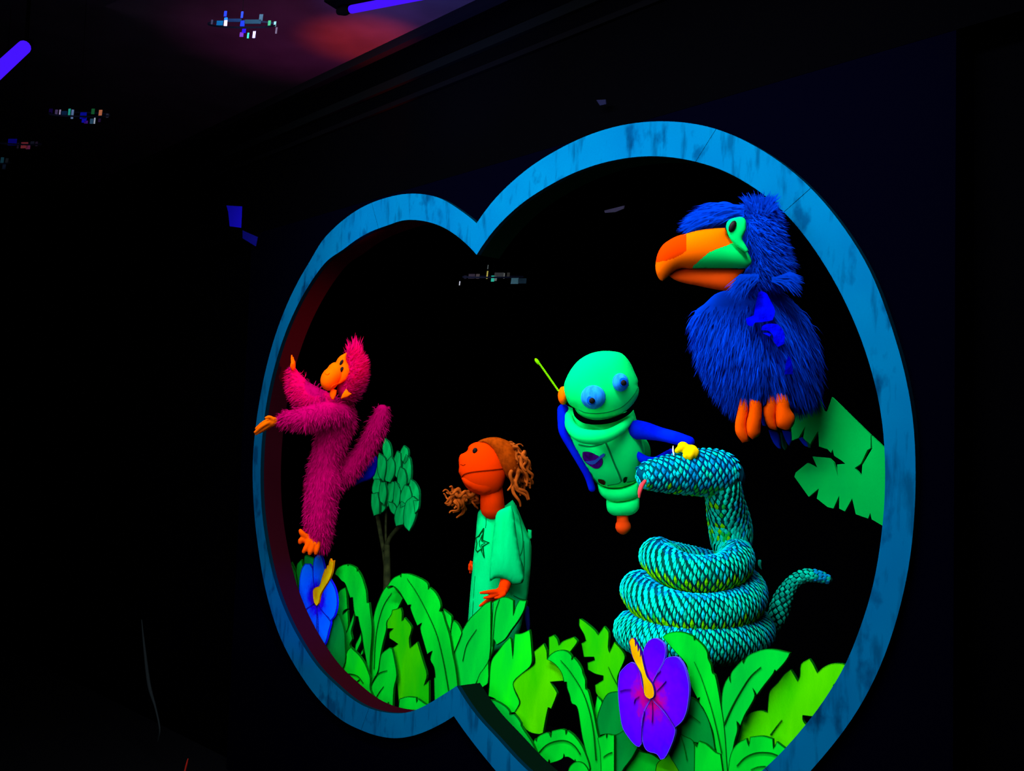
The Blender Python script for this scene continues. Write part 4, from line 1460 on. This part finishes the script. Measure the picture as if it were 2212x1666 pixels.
sv = scales(full[2], 5.4, 7.4, 20, 0, colf, 0, ns * 1.02, pitch=24, shear=.36)
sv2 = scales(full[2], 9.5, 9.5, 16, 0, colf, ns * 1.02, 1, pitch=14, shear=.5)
allv = merge((full[0], full[1]), (sv[0], sv[1]), (sv2[0], sv2[1]))
FS = 1 if (full[0][full[1][len(full[1]) // 3][0]] - full[2][(len(full[1]) // 3) // 26 - 4][0]).dot((full[0][full[1][len(full[1]) // 3][1]] - full[0][full[1][len(full[1]) // 3][0]]).cross(full[0][full[1][len(full[1]) // 3][2]] - full[0][full[1][len(full[1]) // 3][0]])) > 0 else -1


def fz_(V, f):
    n = (V[f[1]] - V[f[0]]).cross(V[f[2]] - V[f[0]])
    return n.normalized() if n.length > 1e-12 else Vector((0, 0, 0))


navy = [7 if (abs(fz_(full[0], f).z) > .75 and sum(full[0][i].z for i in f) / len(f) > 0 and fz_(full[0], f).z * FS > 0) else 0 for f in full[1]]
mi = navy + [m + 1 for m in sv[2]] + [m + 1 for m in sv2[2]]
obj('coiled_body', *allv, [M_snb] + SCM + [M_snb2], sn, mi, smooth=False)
# head
hp = [(1567, 1030, .0, 42), (1555, 1024, -.01, 48), (1535, 1021, -.03, 50), (1510, 1021, -.05, 49), (1480, 1022, -.07, 45), (1450, 1024, -.09, 40), (1420, 1026, -.11, 34), (1402, 1027, -.12, 30), (1391, 1028, -.125, 26), (1384, 1029, -.13, 20), (1380, 1030, -.13, 12), (1378.5, 1031, -.13, 4)]
ht_ = tube([S(x, y, SD + d) for x, y, d, r in hp], [r * KM for *_, r in hp], seg=28, sub=3)


def colh(th, s, nn):
    if nn.z < -.62:
        return 4 if random.random() < .6 else (3 if random.random() < .3 else 2)
    return 1 if random.random() < .6 else random.choice((0, 5, 5))


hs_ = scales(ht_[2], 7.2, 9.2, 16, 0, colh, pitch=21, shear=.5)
ce = S(1399, 1029, SD - .12)
sV, sF, sM = [], [], []
for a_ in range(-3, 4):
    for b_ in range(-3, 4):
        az, el = math.radians(a_ * 24 + (12 if b_ % 2 else 0)), math.radians(b_ * 22)
        nn = (-r_ * math.cos(az) * math.cos(el) - f_ * math.sin(az) * math.cos(el) + u_ * math.sin(el)).normalized()
        d = (-u_ - nn * (-u_).dot(nn))
        if d.length < .2:
            continue
        d.normalize()
        e = nn.cross(d)
        c = ce + (-r_ * nn.dot(-r_) * 21 + u_ * nn.dot(u_) * 24 - f_ * nn.dot(-f_) * 24) * KM + nn * .004
        b0 = len(sV)
        for x, y, h in ((0, -.55, -.001), (.5, .0, 0), (.4, .3, 0), (0, .5, .001), (-.4, .3, 0), (-.5, .0, 0)):
            sV.append(c + e * x * 8 * KM + d * y * 14 * KM + nn * h)
        sV.append(c + nn * .003)
        for k in range(6):
            sF.append((b0 + k, b0 + (k + 1) % 6, b0 + 6))
            sM.append(1 if random.random() < .7 else 0)
hs_ = (hs_[0] + sV, hs_[1] + [tuple(i + len(hs_[0]) for i in f) for f in sF], hs_[2] + sM)
hv = merge((ht_[0], ht_[1]), (hs_[0], hs_[1]))
hob = obj('head', *hv, [M_snb2] + SCM, sn, [0] * len(ht_[1]) + [m + 1 for m in hs_[2]])
tg = ptube([(1393, 1040, SD - .17), (1386, 1050, SD - .19), (1382, 1062, SD - .2), (1381, 1074, SD - .2)], [4, 5, 4.5, 2.5])
obj('tongue', tg[0], tg[1], mat('coral_tongue', (225, 62, 72), .95), hob, smooth=True)
fg = ptube([(1454, 964, SD - .14), (1454, 974, SD - .145), (1456, 984, SD - .15)], [1, 2, 1], seg=8)
obj('tooth', fg[0], fg[1], mat('pale_tooth', (220, 225, 215)), hob, smooth=True)
# tail
tp = [(1672, 1370, .1, 3), (1674, 1352, .1, 13), (1680, 1330, .1, 20), (1689, 1300, .1, 20), (1700, 1276, .1, 16), (1716, 1256, .1, 13.5), (1738, 1244, .1, 13), (1762, 1244, .1, 12), (1780, 1249, .1, 10), (1792, 1253, .1, 7)]
tl = tube([S(x, y, SD + d) for x, y, d, r in tp], [r * KM for *_, r in tp], seg=20, sub=3)
ts_ = scales(tl[2], 9.5, 11.5, 12, 8, lambda a, s, n: random.choice((2, 2, 0)) if s < .8 else random.choice((2, 5)))
tv = merge((tl[0], tl[1]), (ts_[0], ts_[1]))
obj('tail', *tv, [M_snb] + SCM, sn, [0] * len(tl[1]) + [m + 1 for m in ts_[2]])
# loose scale tassels under the lowest coil
for pts in (((1533, 1395), (1536, 1408), (1540, 1424)), ((1586, 1393), (1590, 1404), (1594, 1415)), ((1620, 1395), (1624, 1402), (1626, 1408)), ((1641, 1213), (1641, 1222), (1645, 1230))):
    t_ = ptube([(x, y, SD - .1 if y > 1300 else SD + .05) for x, y in pts], [4, 3.4, 1], seg=8)
    obj('loose_scale', t_[0], t_[1], M_s3, sn, smooth=True)

# ================================================================ bird puppet
BD = 3.02
M_bf = mat('royal_blue_fur', (0, 60, 214), .92, noise=.25, nscale=22, stretch=(1, 1, .35))
M_bfu = mat('royal_blue_fur_under', (0, 50, 190), .85, noise=.2, nscale=12)
M_bs = mat('vivid_blue_satin', (0, 10, 255), 1, second=(0, 0, 215), nscale=40, bump=.6)
bd = thing('bird_puppet', 'large furry blue bird puppet with a big orange and green beak', 'puppet', S(1660, 955, BD))
bb = inflate(CA([(1040,1160),(900,1190),(800,1230),(680,1340),(580,1420),(575,1500),(600,1600),(640,1750),(680,1900),(760,2050),(850,2200),(980,2360),(1100,2450),(1300,2440),(1500,2380),(1700,2420),(1900,2360),(1925,2150),(1930,1900),(1890,1650),(1780,1400),(1620,1260),(1480,1100),(1300,1100)]), BD, hs=.85, cells=46)
obj('body', *bb, M_bfu, bd, smooth=True)
obj('fur', *fur(bb, 20000, .055, lambda p: dn * 1.1 + r_ * (.25 if (p - S(1640, 800, BD)).dot(r_) > 0 else -.15), .0015, .3, .2), M_bf, bd)
hb = inflate(CA([(1150,300),(1180,210),(1250,150),(1350,180),(1420,220),(1480,330),(1500,500),(1560,680),(1610,850),(1600,980),(1520,1100),(1400,1140),(1200,1180),(1050,1170),(1090,1000),(1190,900),(1190,800),(1080,650),(1100,500),(1090,400)]), BD - .06, hs=.85, cells=36)
hbo = obj('head', *hb, M_bfu, bd, smooth=True)
obj('fur', *fur(hb, 9000, .036, lambda p: dn * .5 + r_ * .4, .0014, .32, .25), M_bf, hbo)
cr_ = inflate(CA([(600,420),(660,340),(740,260),(830,200),(930,185),(1040,230),(1120,300),(1170,370),(1090,390),(1000,415),(880,460),(760,462),(680,440)]), BD - .09, hs=.35, cells=28)
co = obj('crest', *cr_, M_bfu, hbo, smooth=True)
obj('fur', *fur(cr_, 5200, .055, lambda p: -r_ * 1.1 - u_ * .45, .0014, .2, .16), M_bf, co)
tufts = []
for i in range(420):
    X, Y = CA([(random.uniform(1180, 1440), random.uniform(200, 330))])[0]
    a = S(X, Y, BD - .09 + random.uniform(-.03, .03))
    x = (X - 1642) / 25
    d = (u_ * random.uniform(.5, 1.1) + r_ * (x * .9 + random.gauss(0, .25)) - f_ * random.uniform(0, .4)).normalized()
    L = random.uniform(.018, .04)
    s = d.cross(f_).normalized() * .002
    tufts.append(([a - s, a + s, a + d * L], [(0, 1, 2)]))
for i in range(260):
    # ruff feathers at the nape
    t = random.random()
    X, Y = CA([(1440 + 60 * t, 1040 + 40 * random.random())])[0]
    a = S(X, Y, BD - .12 + random.uniform(-.03, .03))
    d = (r_ * random.uniform(.7, 1.2) + u_ * random.uniform(-.55, .35)).normalized()
    L = random.uniform(.03, .085)
    s = d.cross(f_).normalized() * .0022
    m1 = a + d * L * .6
    e = m1 + (d + dn * .7).normalized() * L * .4
    tufts.append(([a - s, a + s, m1 + s * .7, m1 - s * .7, e], [(0, 1, 2, 3), (3, 2, 4)]))
for i in range(260):
    X, Y = CA([(random.uniform(1080, 1300), random.uniform(1000, 1080))])[0]
    a = S(X, Y, BD - .15 + random.uniform(-.03, .02))
    d = (-r_ * random.uniform(.1, 1.0) + dn * random.uniform(.5, 1)).normalized()
    L = random.uniform(.03, .07)
    s = d.cross(f_).normalized() * .002
    tufts.append(([a - s, a + s, a + d * L], [(0, 1, 2)]))
obj('ruff', *merge(*tufts), M_bf, hbo)
cs_ = []
for i in range(520):
    t = random.random()
    X, Y = CA([(700 + 440 * t, 400 - 190 * t + random.uniform(-70, 60) + (80 * t * t))])[0]
    a = S(X, Y, BD - .12 + random.uniform(-.03, .05))
    d = (-r_ + u_ * random.uniform(-.45, .12)).normalized()
    L = random.uniform(.03, .085)
    sd = d.cross(f_).normalized() * .0018
    m1 = a + d * L * .6
    e = m1 + (d - u_ * .35).normalized() * L * .4
    cs_.append(([a - sd, a + sd, m1 + sd * .7, m1 - sd * .7, e], [(0, 1, 2, 3), (3, 2, 4)]))
obj('wisps', *merge(*cs_), M_bf, co)
# beak
M_bo = mat('bright_orange_beak', (238, 98, 0), .8)
M_br = mat('red_beak_tip', (205, 50, 0), .78)
M_bg = mat('green_beak_patch', (0, 224, 105), .85)


def inpoly(x, y, poly):
    c = False
    n = len(poly)
    for i in range(n):
        ax, ay = poly[i - 1]
        bx, by = poly[i]
        if (ay > y) != (by > y) and x < (bx - ax) * (y - ay) / (by - ay) + ax:
            c = not c
    return c


UB = CA([(480,545),(600,512),(700,495),(820,484),(920,480),(935,520),(955,580),(1015,642),(1090,640),(1150,720),(1205,820),(1215,880),(1190,905),(1150,935),(900,938),(700,936),(540,940),(430,935),(360,960),(300,1010),(250,1055),(215,1080),(180,1060),(145,990),(135,900),(160,770),(220,670),(320,600),(400,565)])
ub = inflate(UB, BD - .13, hs=.85, cells=84)
beak = thing  # (name kept free)
red = CA([(482,500),(478,740),(430,780),(360,815),(260,850),(140,870),(100,880),(100,500)])
grn = CA([(545,945),(565,905),(650,830),(740,755),(820,722),(920,685),(1012,648),(1060,630),(1300,600),(1300,960)])
mi = []
vv, ff = ub


def topx(v):
    q = v - CAMP
    d = q.dot(f_)
    return 1106 + q.dot(r_) / d * F, 833 - q.dot(u_) / d * F


px2 = [topx(v) for v in vv]
for f in ff:
    x = sum(px2[i][0] for i in f) / 3
    y = sum(px2[i][1] for i in f) / 3
    mi.append(2 if inpoly(x, y, grn) else 1 if inpoly(x, y, red) else 0)
obj('upper_beak', vv, ff, [M_bo, M_br, M_bg], bd, mi, smooth=True)
lbk = inflate(CA([(285,1020),(330,975),(400,950),(540,938),(800,935),(1150,938),(1130,985),(1080,1040),(1040,1160),(950,1190),(780,1168),(600,1130),(450,1100),(350,1065)]), BD - .12, hs=.7, cells=50)
obj('lower_beak', *lbk, mat('orange_lower_beak', (228, 74, 10), .82), bd, smooth=True)
ml = sline(CA([(300,1000),(400,955),(540,938),(800,935),(1140,936)]), bvh(merge(ub, lbk)), 1.2, D=BD, off=-.002)
obj('beak_gap', ml[0], ml[1], mat('beak_shadow_brown', (90, 30, 0)), bd, smooth=True)
ey = inflate(CA([(930,480),(935,430),(960,395),(1000,375),(1040,365),(1090,358),(1135,375),(1155,420),(1152,500),(1122,570),(1112,610),(1140,660),(1185,740),(1150,760),(1080,710),(1012,655),(960,580)]), BD - .165, hs=.5, cells=30, hmax=.018)
eo = obj('eye_patch', *ey, mat('mint_eye_patch', (0, 240, 118), .85), bd, smooth=True)
X, Y = CA([(1001, 465)])[0]
q = onto(bvh(ey), X, Y, 0)
obj('eye', *ell(X, Y, (q - CAMP).dot(f_), 7.5, 13.5, .008, 24, 20, 12), M_blk, eo, smooth=True)
# satin wing patches
for poly in ([(1320,1190),(1380,1215),(1430,1300),(1480,1420),(1450,1520),(1330,1540),(1250,1545),(1225,1590),(1170,1570),(1150,1500),(1240,1465),(1268,1300),(1290,1215)],
             ):
    obj('satin_patch', *decal(CA(poly), bvh(bb), .045, th=.012), M_bs, bd, smooth=False)
for poly in ([(600,205),(650,190),(710,200),(752,260),(750,330),(705,352),(675,310),(672,272),(640,240),(590,235)], [(780,410),(800,450),(812,540),(752,542),(760,470)], [(640,255),(660,265),(650,280),(600,255)]):
    obj('satin_patch', *decal(CB(poly), bvh(bb), .045, th=.012), M_bs, bd, smooth=False)
# feet: padded toes
M_bft = mat('orange_foot_foam', (244, 82, 0), .88)
for nm, toes in (('foot', (([(445,700),(505,700),(506,800),(492,900),(512,1005),(460,1015),(415,950),(410,880),(428,790)], 0), ([(508,705),(590,720),(596,800),(587,900),(580,960),(530,992),(497,960),(488,880),(506,800)], -.012))),
                 ('foot', (([(625,750),(640,690),(660,670),(710,665),(705,780),(692,840),(705,930),(650,915),(620,870),(603,810),(605,770)], 0), ([(690,670),(768,662),(785,720),(792,780),(822,830),(818,885),(780,925),(730,918),(700,900),(690,830),(692,760)], -.012)))):
    vf_ = merge(*[inflate(CB(p), BD - .09 + d, hs=.85, cells=26) for p, d in [(p_, d_ + .022) for p_, d_ in toes]])
    obj(nm, *vf_, M_bft, bd, smooth=True)
M_tf = mat('blue_tail_feather', (0, 40, 205), .9)
M_tg = mat('teal_tail_feather', (0, 74, 62), .9)
for poly, m_, d in (([(640,925),(700,940),(722,985),(728,1058),(705,1050),(670,1005)], M_tf, 0), ([(735,930),(800,935),(802,1000),(785,1038),(765,1010),(748,970)], M_tf, .01), ([(722,940),(745,960),(770,1040),(755,1070),(735,1040)], M_tg, .02),
                    ([(850,985),(875,975),(905,1010),(918,1045),(890,1035)], M_tf, .03), ([(900,1000),(925,1020),(935,1050),(915,1048)], M_tg, .03), ([(585,830),(610,820),(625,900),(600,895)], M_tf, .05)):
    obj('tail_feather', *inflate(CB(poly), BD - .02 + d, hs=.3, cells=16), m_, bd, smooth=True)

# ================================================================ lamps and ornaments in the hall
M_tube = emit('violet_tube_glow', (70, 20, 255), 1.0)
M_cap = mat('black_lamp_cap', (3, 3, 4))


def ceil_at(px, py, z):
    r = ray(px, py)
    t = (z - CAMZ) / r.z
    return CAMP + r * t


ta = ceil_at(760, 20, 3.12)
tb = ceil_at(905, -8, 3.12)
dirv = (tb - ta).normalized()
fx = thing('tube_lamp', 'violet fluorescent tube lamp under the ceiling above the frame', 'lamp', ta)
v = tube([ta, ta + dirv * .6, ta + dirv * 1.2], [.015] * 3, seg=14)
obj('tube', v[0], v[1], M_tube, fx, smooth=True)
v = tube([ta - dirv * .055, ta - dirv * .03, ta - dirv * .012], [.013, .018, .013], seg=14)
obj('end_cap', v[0], v[1], M_cap, fx, smooth=True)
side_ = dirv.cross(Vector((0, 0, 1))).normalized()
cc = ceil_at(700, 4, 3.14)
obj('lamp_housing', *box(cc - side_ * .0 + Vector((0, 0, .0)), dirv * 1.2, -side_ * .12, Vector((0, 0, .05))), M_cap, fx)
tc_ = S(52, 102, 4.0)
td_ = S(-60, 205, 3.5)
f2 = thing('tube_lamp', 'violet fluorescent tube lamp cut off by the left picture edge', 'lamp', tc_)
v = tube([tc_, tc_.lerp(td_, .5), td_], [.024] * 3, seg=14)
obj('tube', v[0], v[1], M_tube, f2, smooth=True)
v = tube([tc_ + (tc_ - td_).normalized() * .05, tc_ + (tc_ - td_).normalized() * .012], [.02, .026], seg=12)
obj('end_cap', v[0], v[1], M_cap, f2, smooth=True)
hang = box(tc_ + Vector((0, 0, .02)), Vector((.01, 0, 0)), Vector((0, .01, 0)), Vector((0, 0, 3.2 - tc_.z - .02)))
obj('hanger', *hang, M_cap, f2)

# unseen spots added in mid-air to tint the ceiling red, purple and blue
red_t = ceil_at(790, 85, 3.2)
spot('added_red_wash', red_t + Vector((0, 0, -1.0)) + UX * .25 - NX * .05, red_t, 150, math.radians(34), (1, .07, .0))
spot('added_purple_wash', ceil_at(700, 90, 3.2) + Vector((0, 0, -1.3)), ceil_at(690, 80, 3.2), 34, math.radians(58), (1, .10, .55))
spot('added_blue_wash', ceil_at(1000, 0, 3.2) + Vector((0, 0, -.8)) - NX * .7, ceil_at(1000, 10, 3.2), 70, math.radians(70), (.2, .3, 1))
# unseen spots added for coloured spill on the inner edge of the opening
spot('added_red_edge_spot', st(2.2, -.5, 2.35), st(-1.62, .045, 1.98), 900, math.radians(11), (1, .02, .02))
spot('added_blue_edge_spot', st(2.2, -.6, 1.3), st(-1.45, .045, .80), 1200, math.radians(8), (.02, .03, 1))


def ornament(label, px, py, D, tiles, rad_px, flat, string=True, tilt=0):
    """ring of little mirror tiles hanging on a thread"""
    c = S(px, py, D)
    o = thing('mirror_ring_ornament', label, 'ornament', c, GO)
    s = D / F
    V, Fc = [], []
    R_ = rad_px * s
    n = 40
    tl_ = math.radians(tilt)
    for i in range(n):
        a = 2 * math.pi * i / n
        pp = r_ * R_ * math.cos(a) + f_ * R_ * math.sin(a)
        pp = Vector(pp) + u_ * (math.sin(a) * R_ * flat) - u_ * (R_ * math.cos(a) * math.tan(tl_))
        V += [c + pp + Vector((0, 0, .003)), c + pp - Vector((0, 0, .003))]
    for i in range(n):
        j = (i + 1) % n
        Fc.append((2 * i, 2 * j, 2 * j + 1, 2 * i + 1))
    obj('hoop', V, Fc, bpy.data.materials.get('dim_foil') or mat('dim_foil', (7, 9, 22)), o)
    if string:
        top = Vector((c.x, c.y, 3.2))
        k = thread(c + u_ * .002, top)
        obj('thread', *k, bpy.data.materials.get('black_thread') or mat('black_thread', (2, 2, 3)), o)
    for (x, y, w_, h_, rgb) in tiles:
        nm = 'foil_%02x%02x%02x' % tuple(rgb)
        m = bpy.data.materials.get(nm) or mat(nm, rgb, .55, rough=.6)  # reflections in the tiles are put into flat colours
        q = S(x, y, D)
        dx = r_ * w_ * s / 2
        dy = (u_ + r_ * .12) * h_ * s / 2
        dz = f_ * .0012
        obj('mirror_tile', [q - dx - dy - dz, q + dx - dy - dz, q + dx + dy - dz, q - dx + dy - dz, q - dx - dy + dz, q + dx - dy + dz, q + dx + dy + dz, q - dx + dy + dz],
            [(0, 1, 2, 3), (7, 6, 5, 4), (0, 4, 5, 1), (1, 5, 6, 2), (2, 6, 7, 3), (3, 7, 4, 0)], m, o)


def thread(a, b, r=.0008):
    v = tube([a, a.lerp(b, .5), b], [r] * 3, seg=5, sub=1)
    return v[0], v[1]


GO = 'mirror ring ornaments hanging in the hall'
ornament('sparkling mirror ring ornament nearest the ceiling, below the red glow', 523, 52, 3.6, [
    (487, 30, 6, 12, (30, 50, 200)), (523, 32, 5, 14, (30, 50, 190)), (475, 50, 14, 10, (10, 80, 140)), (487.5, 50, 7, 14, (235, 190, 235)), (488, 41, 7, 6, (30, 110, 230)),
    (524, 51, 9, 12, (20, 40, 210)), (507, 44, 30, 7, (16, 34, 70)), (546, 47, 36, 9, (22, 44, 64)), (564, 38, 8, 14, (40, 60, 80)), (582, 50, 6, 11, (40, 110, 80)), (594, 52, 5, 11, (90, 130, 140)),
    (597, 66, 4, 14, (70, 60, 80)), (527, 67, 8, 9, (30, 10, 220)), (522, 75, 8, 10, (90, 40, 150)), (536, 77, 4, 12, (50, 190, 160)), (549, 75, 6, 15, (160, 150, 225)), (458, 48, 4, 10, (60, 60, 90))], 72, .42, tilt=2)
ornament('sparkling mirror ring ornament at mid-left under the long violet tube', 172, 247, 3.9, [
    (110, 240, 8, 10, (36, 10, 90)), (122, 243, 6, 12, (110, 90, 140)), (129.5, 244, 3.5, 14, (220, 200, 240)), (139, 245, 12, 10, (20, 50, 90)), (150, 243, 5, 16, (50, 210, 180)), (156.5, 247, 5, 20, (130, 160, 215)),
    (180, 250, 14, 14, (10, 20, 180)), (182, 259, 10, 12, (20, 20, 210)), (186, 264, 8, 6, (80, 30, 150)), (201, 241, 7, 12, (30, 110, 60)), (217, 244, 7, 13, (225, 130, 90)), (198, 262, 7, 11, (50, 90, 120)), (204.5, 261, 3, 13, (190, 200, 220)),
    (232, 250, 5, 9, (50, 50, 70)), (215, 260, 5, 8, (40, 20, 60))], 62, .3, tilt=3)
ornament('small mirror ring ornament with a coral tile near the left edge', 45, 310, 4.2, [
    (27, 307, 19, 14, (20, 10, 180)), (53, 314, 15, 13, (190, 70, 80)), (61, 317, 9, 11, (160, 60, 110)), (39, 315, 4, 12, (50, 40, 60)), (70, 310, 8, 9, (40, 44, 62)), (79, 311, 5, 10, (56, 40, 66))], 42, .25, tilt=3)
ornament('faint teal mirror ring ornament cut by the left edge', 2, 352, 4.3, [
    (5, 346, 7, 12, (50, 120, 140)), (15, 347, 6, 10, (50, 56, 64)), (9, 359, 7, 14, (36, 50, 76))], 20, .3)
ornament('mirror ring ornament hanging in the opening below the upper notch', 1065, 598, 4.3, [
    (1052.5, 594, 3, 17, (225, 205, 100)), (1054, 577, 1.8, 9, (130, 140, 140)), (1064.5, 602, 7, 13, (60, 225, 195)), (1071, 601, 5, 12, (130, 140, 140)), (1078, 595, 20, 12, (76, 78, 82)), (1089, 596, 2.5, 12, (150, 150, 150)),
    (1098, 595, 6, 12, (70, 68, 66)), (1019, 597, 14, 10, (50, 42, 56)), (1032, 597, 8, 10, (76, 66, 70)), (1005, 599, 6, 7, (26, 22, 36)), (993, 612, 2.2, 9, (170, 175, 190)), (1112, 607, 16, 13, (76, 120, 138)), (1128, 607, 18, 11, (30, 50, 66))], 66, .12)

# small bits
def patch(name, label, cat, poly, k, rgb, th=.003):
    o = board(name, poly, k, [mat(name + '_paint', rgb, 1.0)], None, th=th, soft=False, rim=0)
    tag(o, label, cat, 'violet stickers beside the frame' if name == 'violet_sticker' else None)


patch('violet_sticker', 'bright violet-blue rectangular sticker left of the frame', 'sticker', [(489, 444), (522, 446), (520, 492), (496, 489), (493, 458)], -.005, (30, 20, 250))
patch('violet_sticker', 'dim dark-blue sticker just below the bright one', 'sticker', [(524, 498), (556, 512), (552, 532), (524, 515)], -.005, (16, 16, 130))
patch('foil_strip', 'faint grey foil strip hanging inside the opening top', 'strip', [(1305, 455), (1349, 444), (1347, 451), (1330, 458), (1307, 460)], .5, (34, 32, 50))
patch('foil_fleck', 'tiny grey fleck above the upper notch', 'fleck', [(1288, 216), (1308, 215), (1309, 225), (1296, 228)], -.035, (14, 15, 36))
sp = [P(x, y, -.25) for x, y in ((306, 1340), (312, 1400), (322, 1480), (336, 1530), (345, 1575), (341, 1602))]
v = tube(sp, [.002, .006, .009, .005, .004, .002], seg=8)
tag(obj('trailing_ribbon', v[0], v[1], mat('dim_grey_ribbon', (30, 36, 40), .8), smooth=True), 'faint grey ribbon trailing in the dark at lower left', 'ribbon')
v = tube([P(x, y, -.25) for x, y in ((406, 1640), (403, 1652), (398, 1672))], [.002, .004, .004], seg=8)
tag(obj('cord_end', v[0], v[1], mat('red_cord', (190, 40, 30)), smooth=True), 'short red cord end at the bottom edge, left of the frame', 'cord')


for o in bpy.data.objects:
    if o.name.startswith('jagged_leaf') and o.parent is None:
        o['group'] = 'jagged leaf cut-outs'
    if o.name.startswith('arching_leaf_plant') and o.parent is None:
        o['group'] = 'arching leaf plants'
    if o.name.startswith('hibiscus_cut_out') and o.parent is None:
        o['group'] = 'hibiscus flower cut-outs'
    if o.name.startswith('tube_lamp') and o.parent is None:
        o['group'] = 'violet tube lamps of the hall'
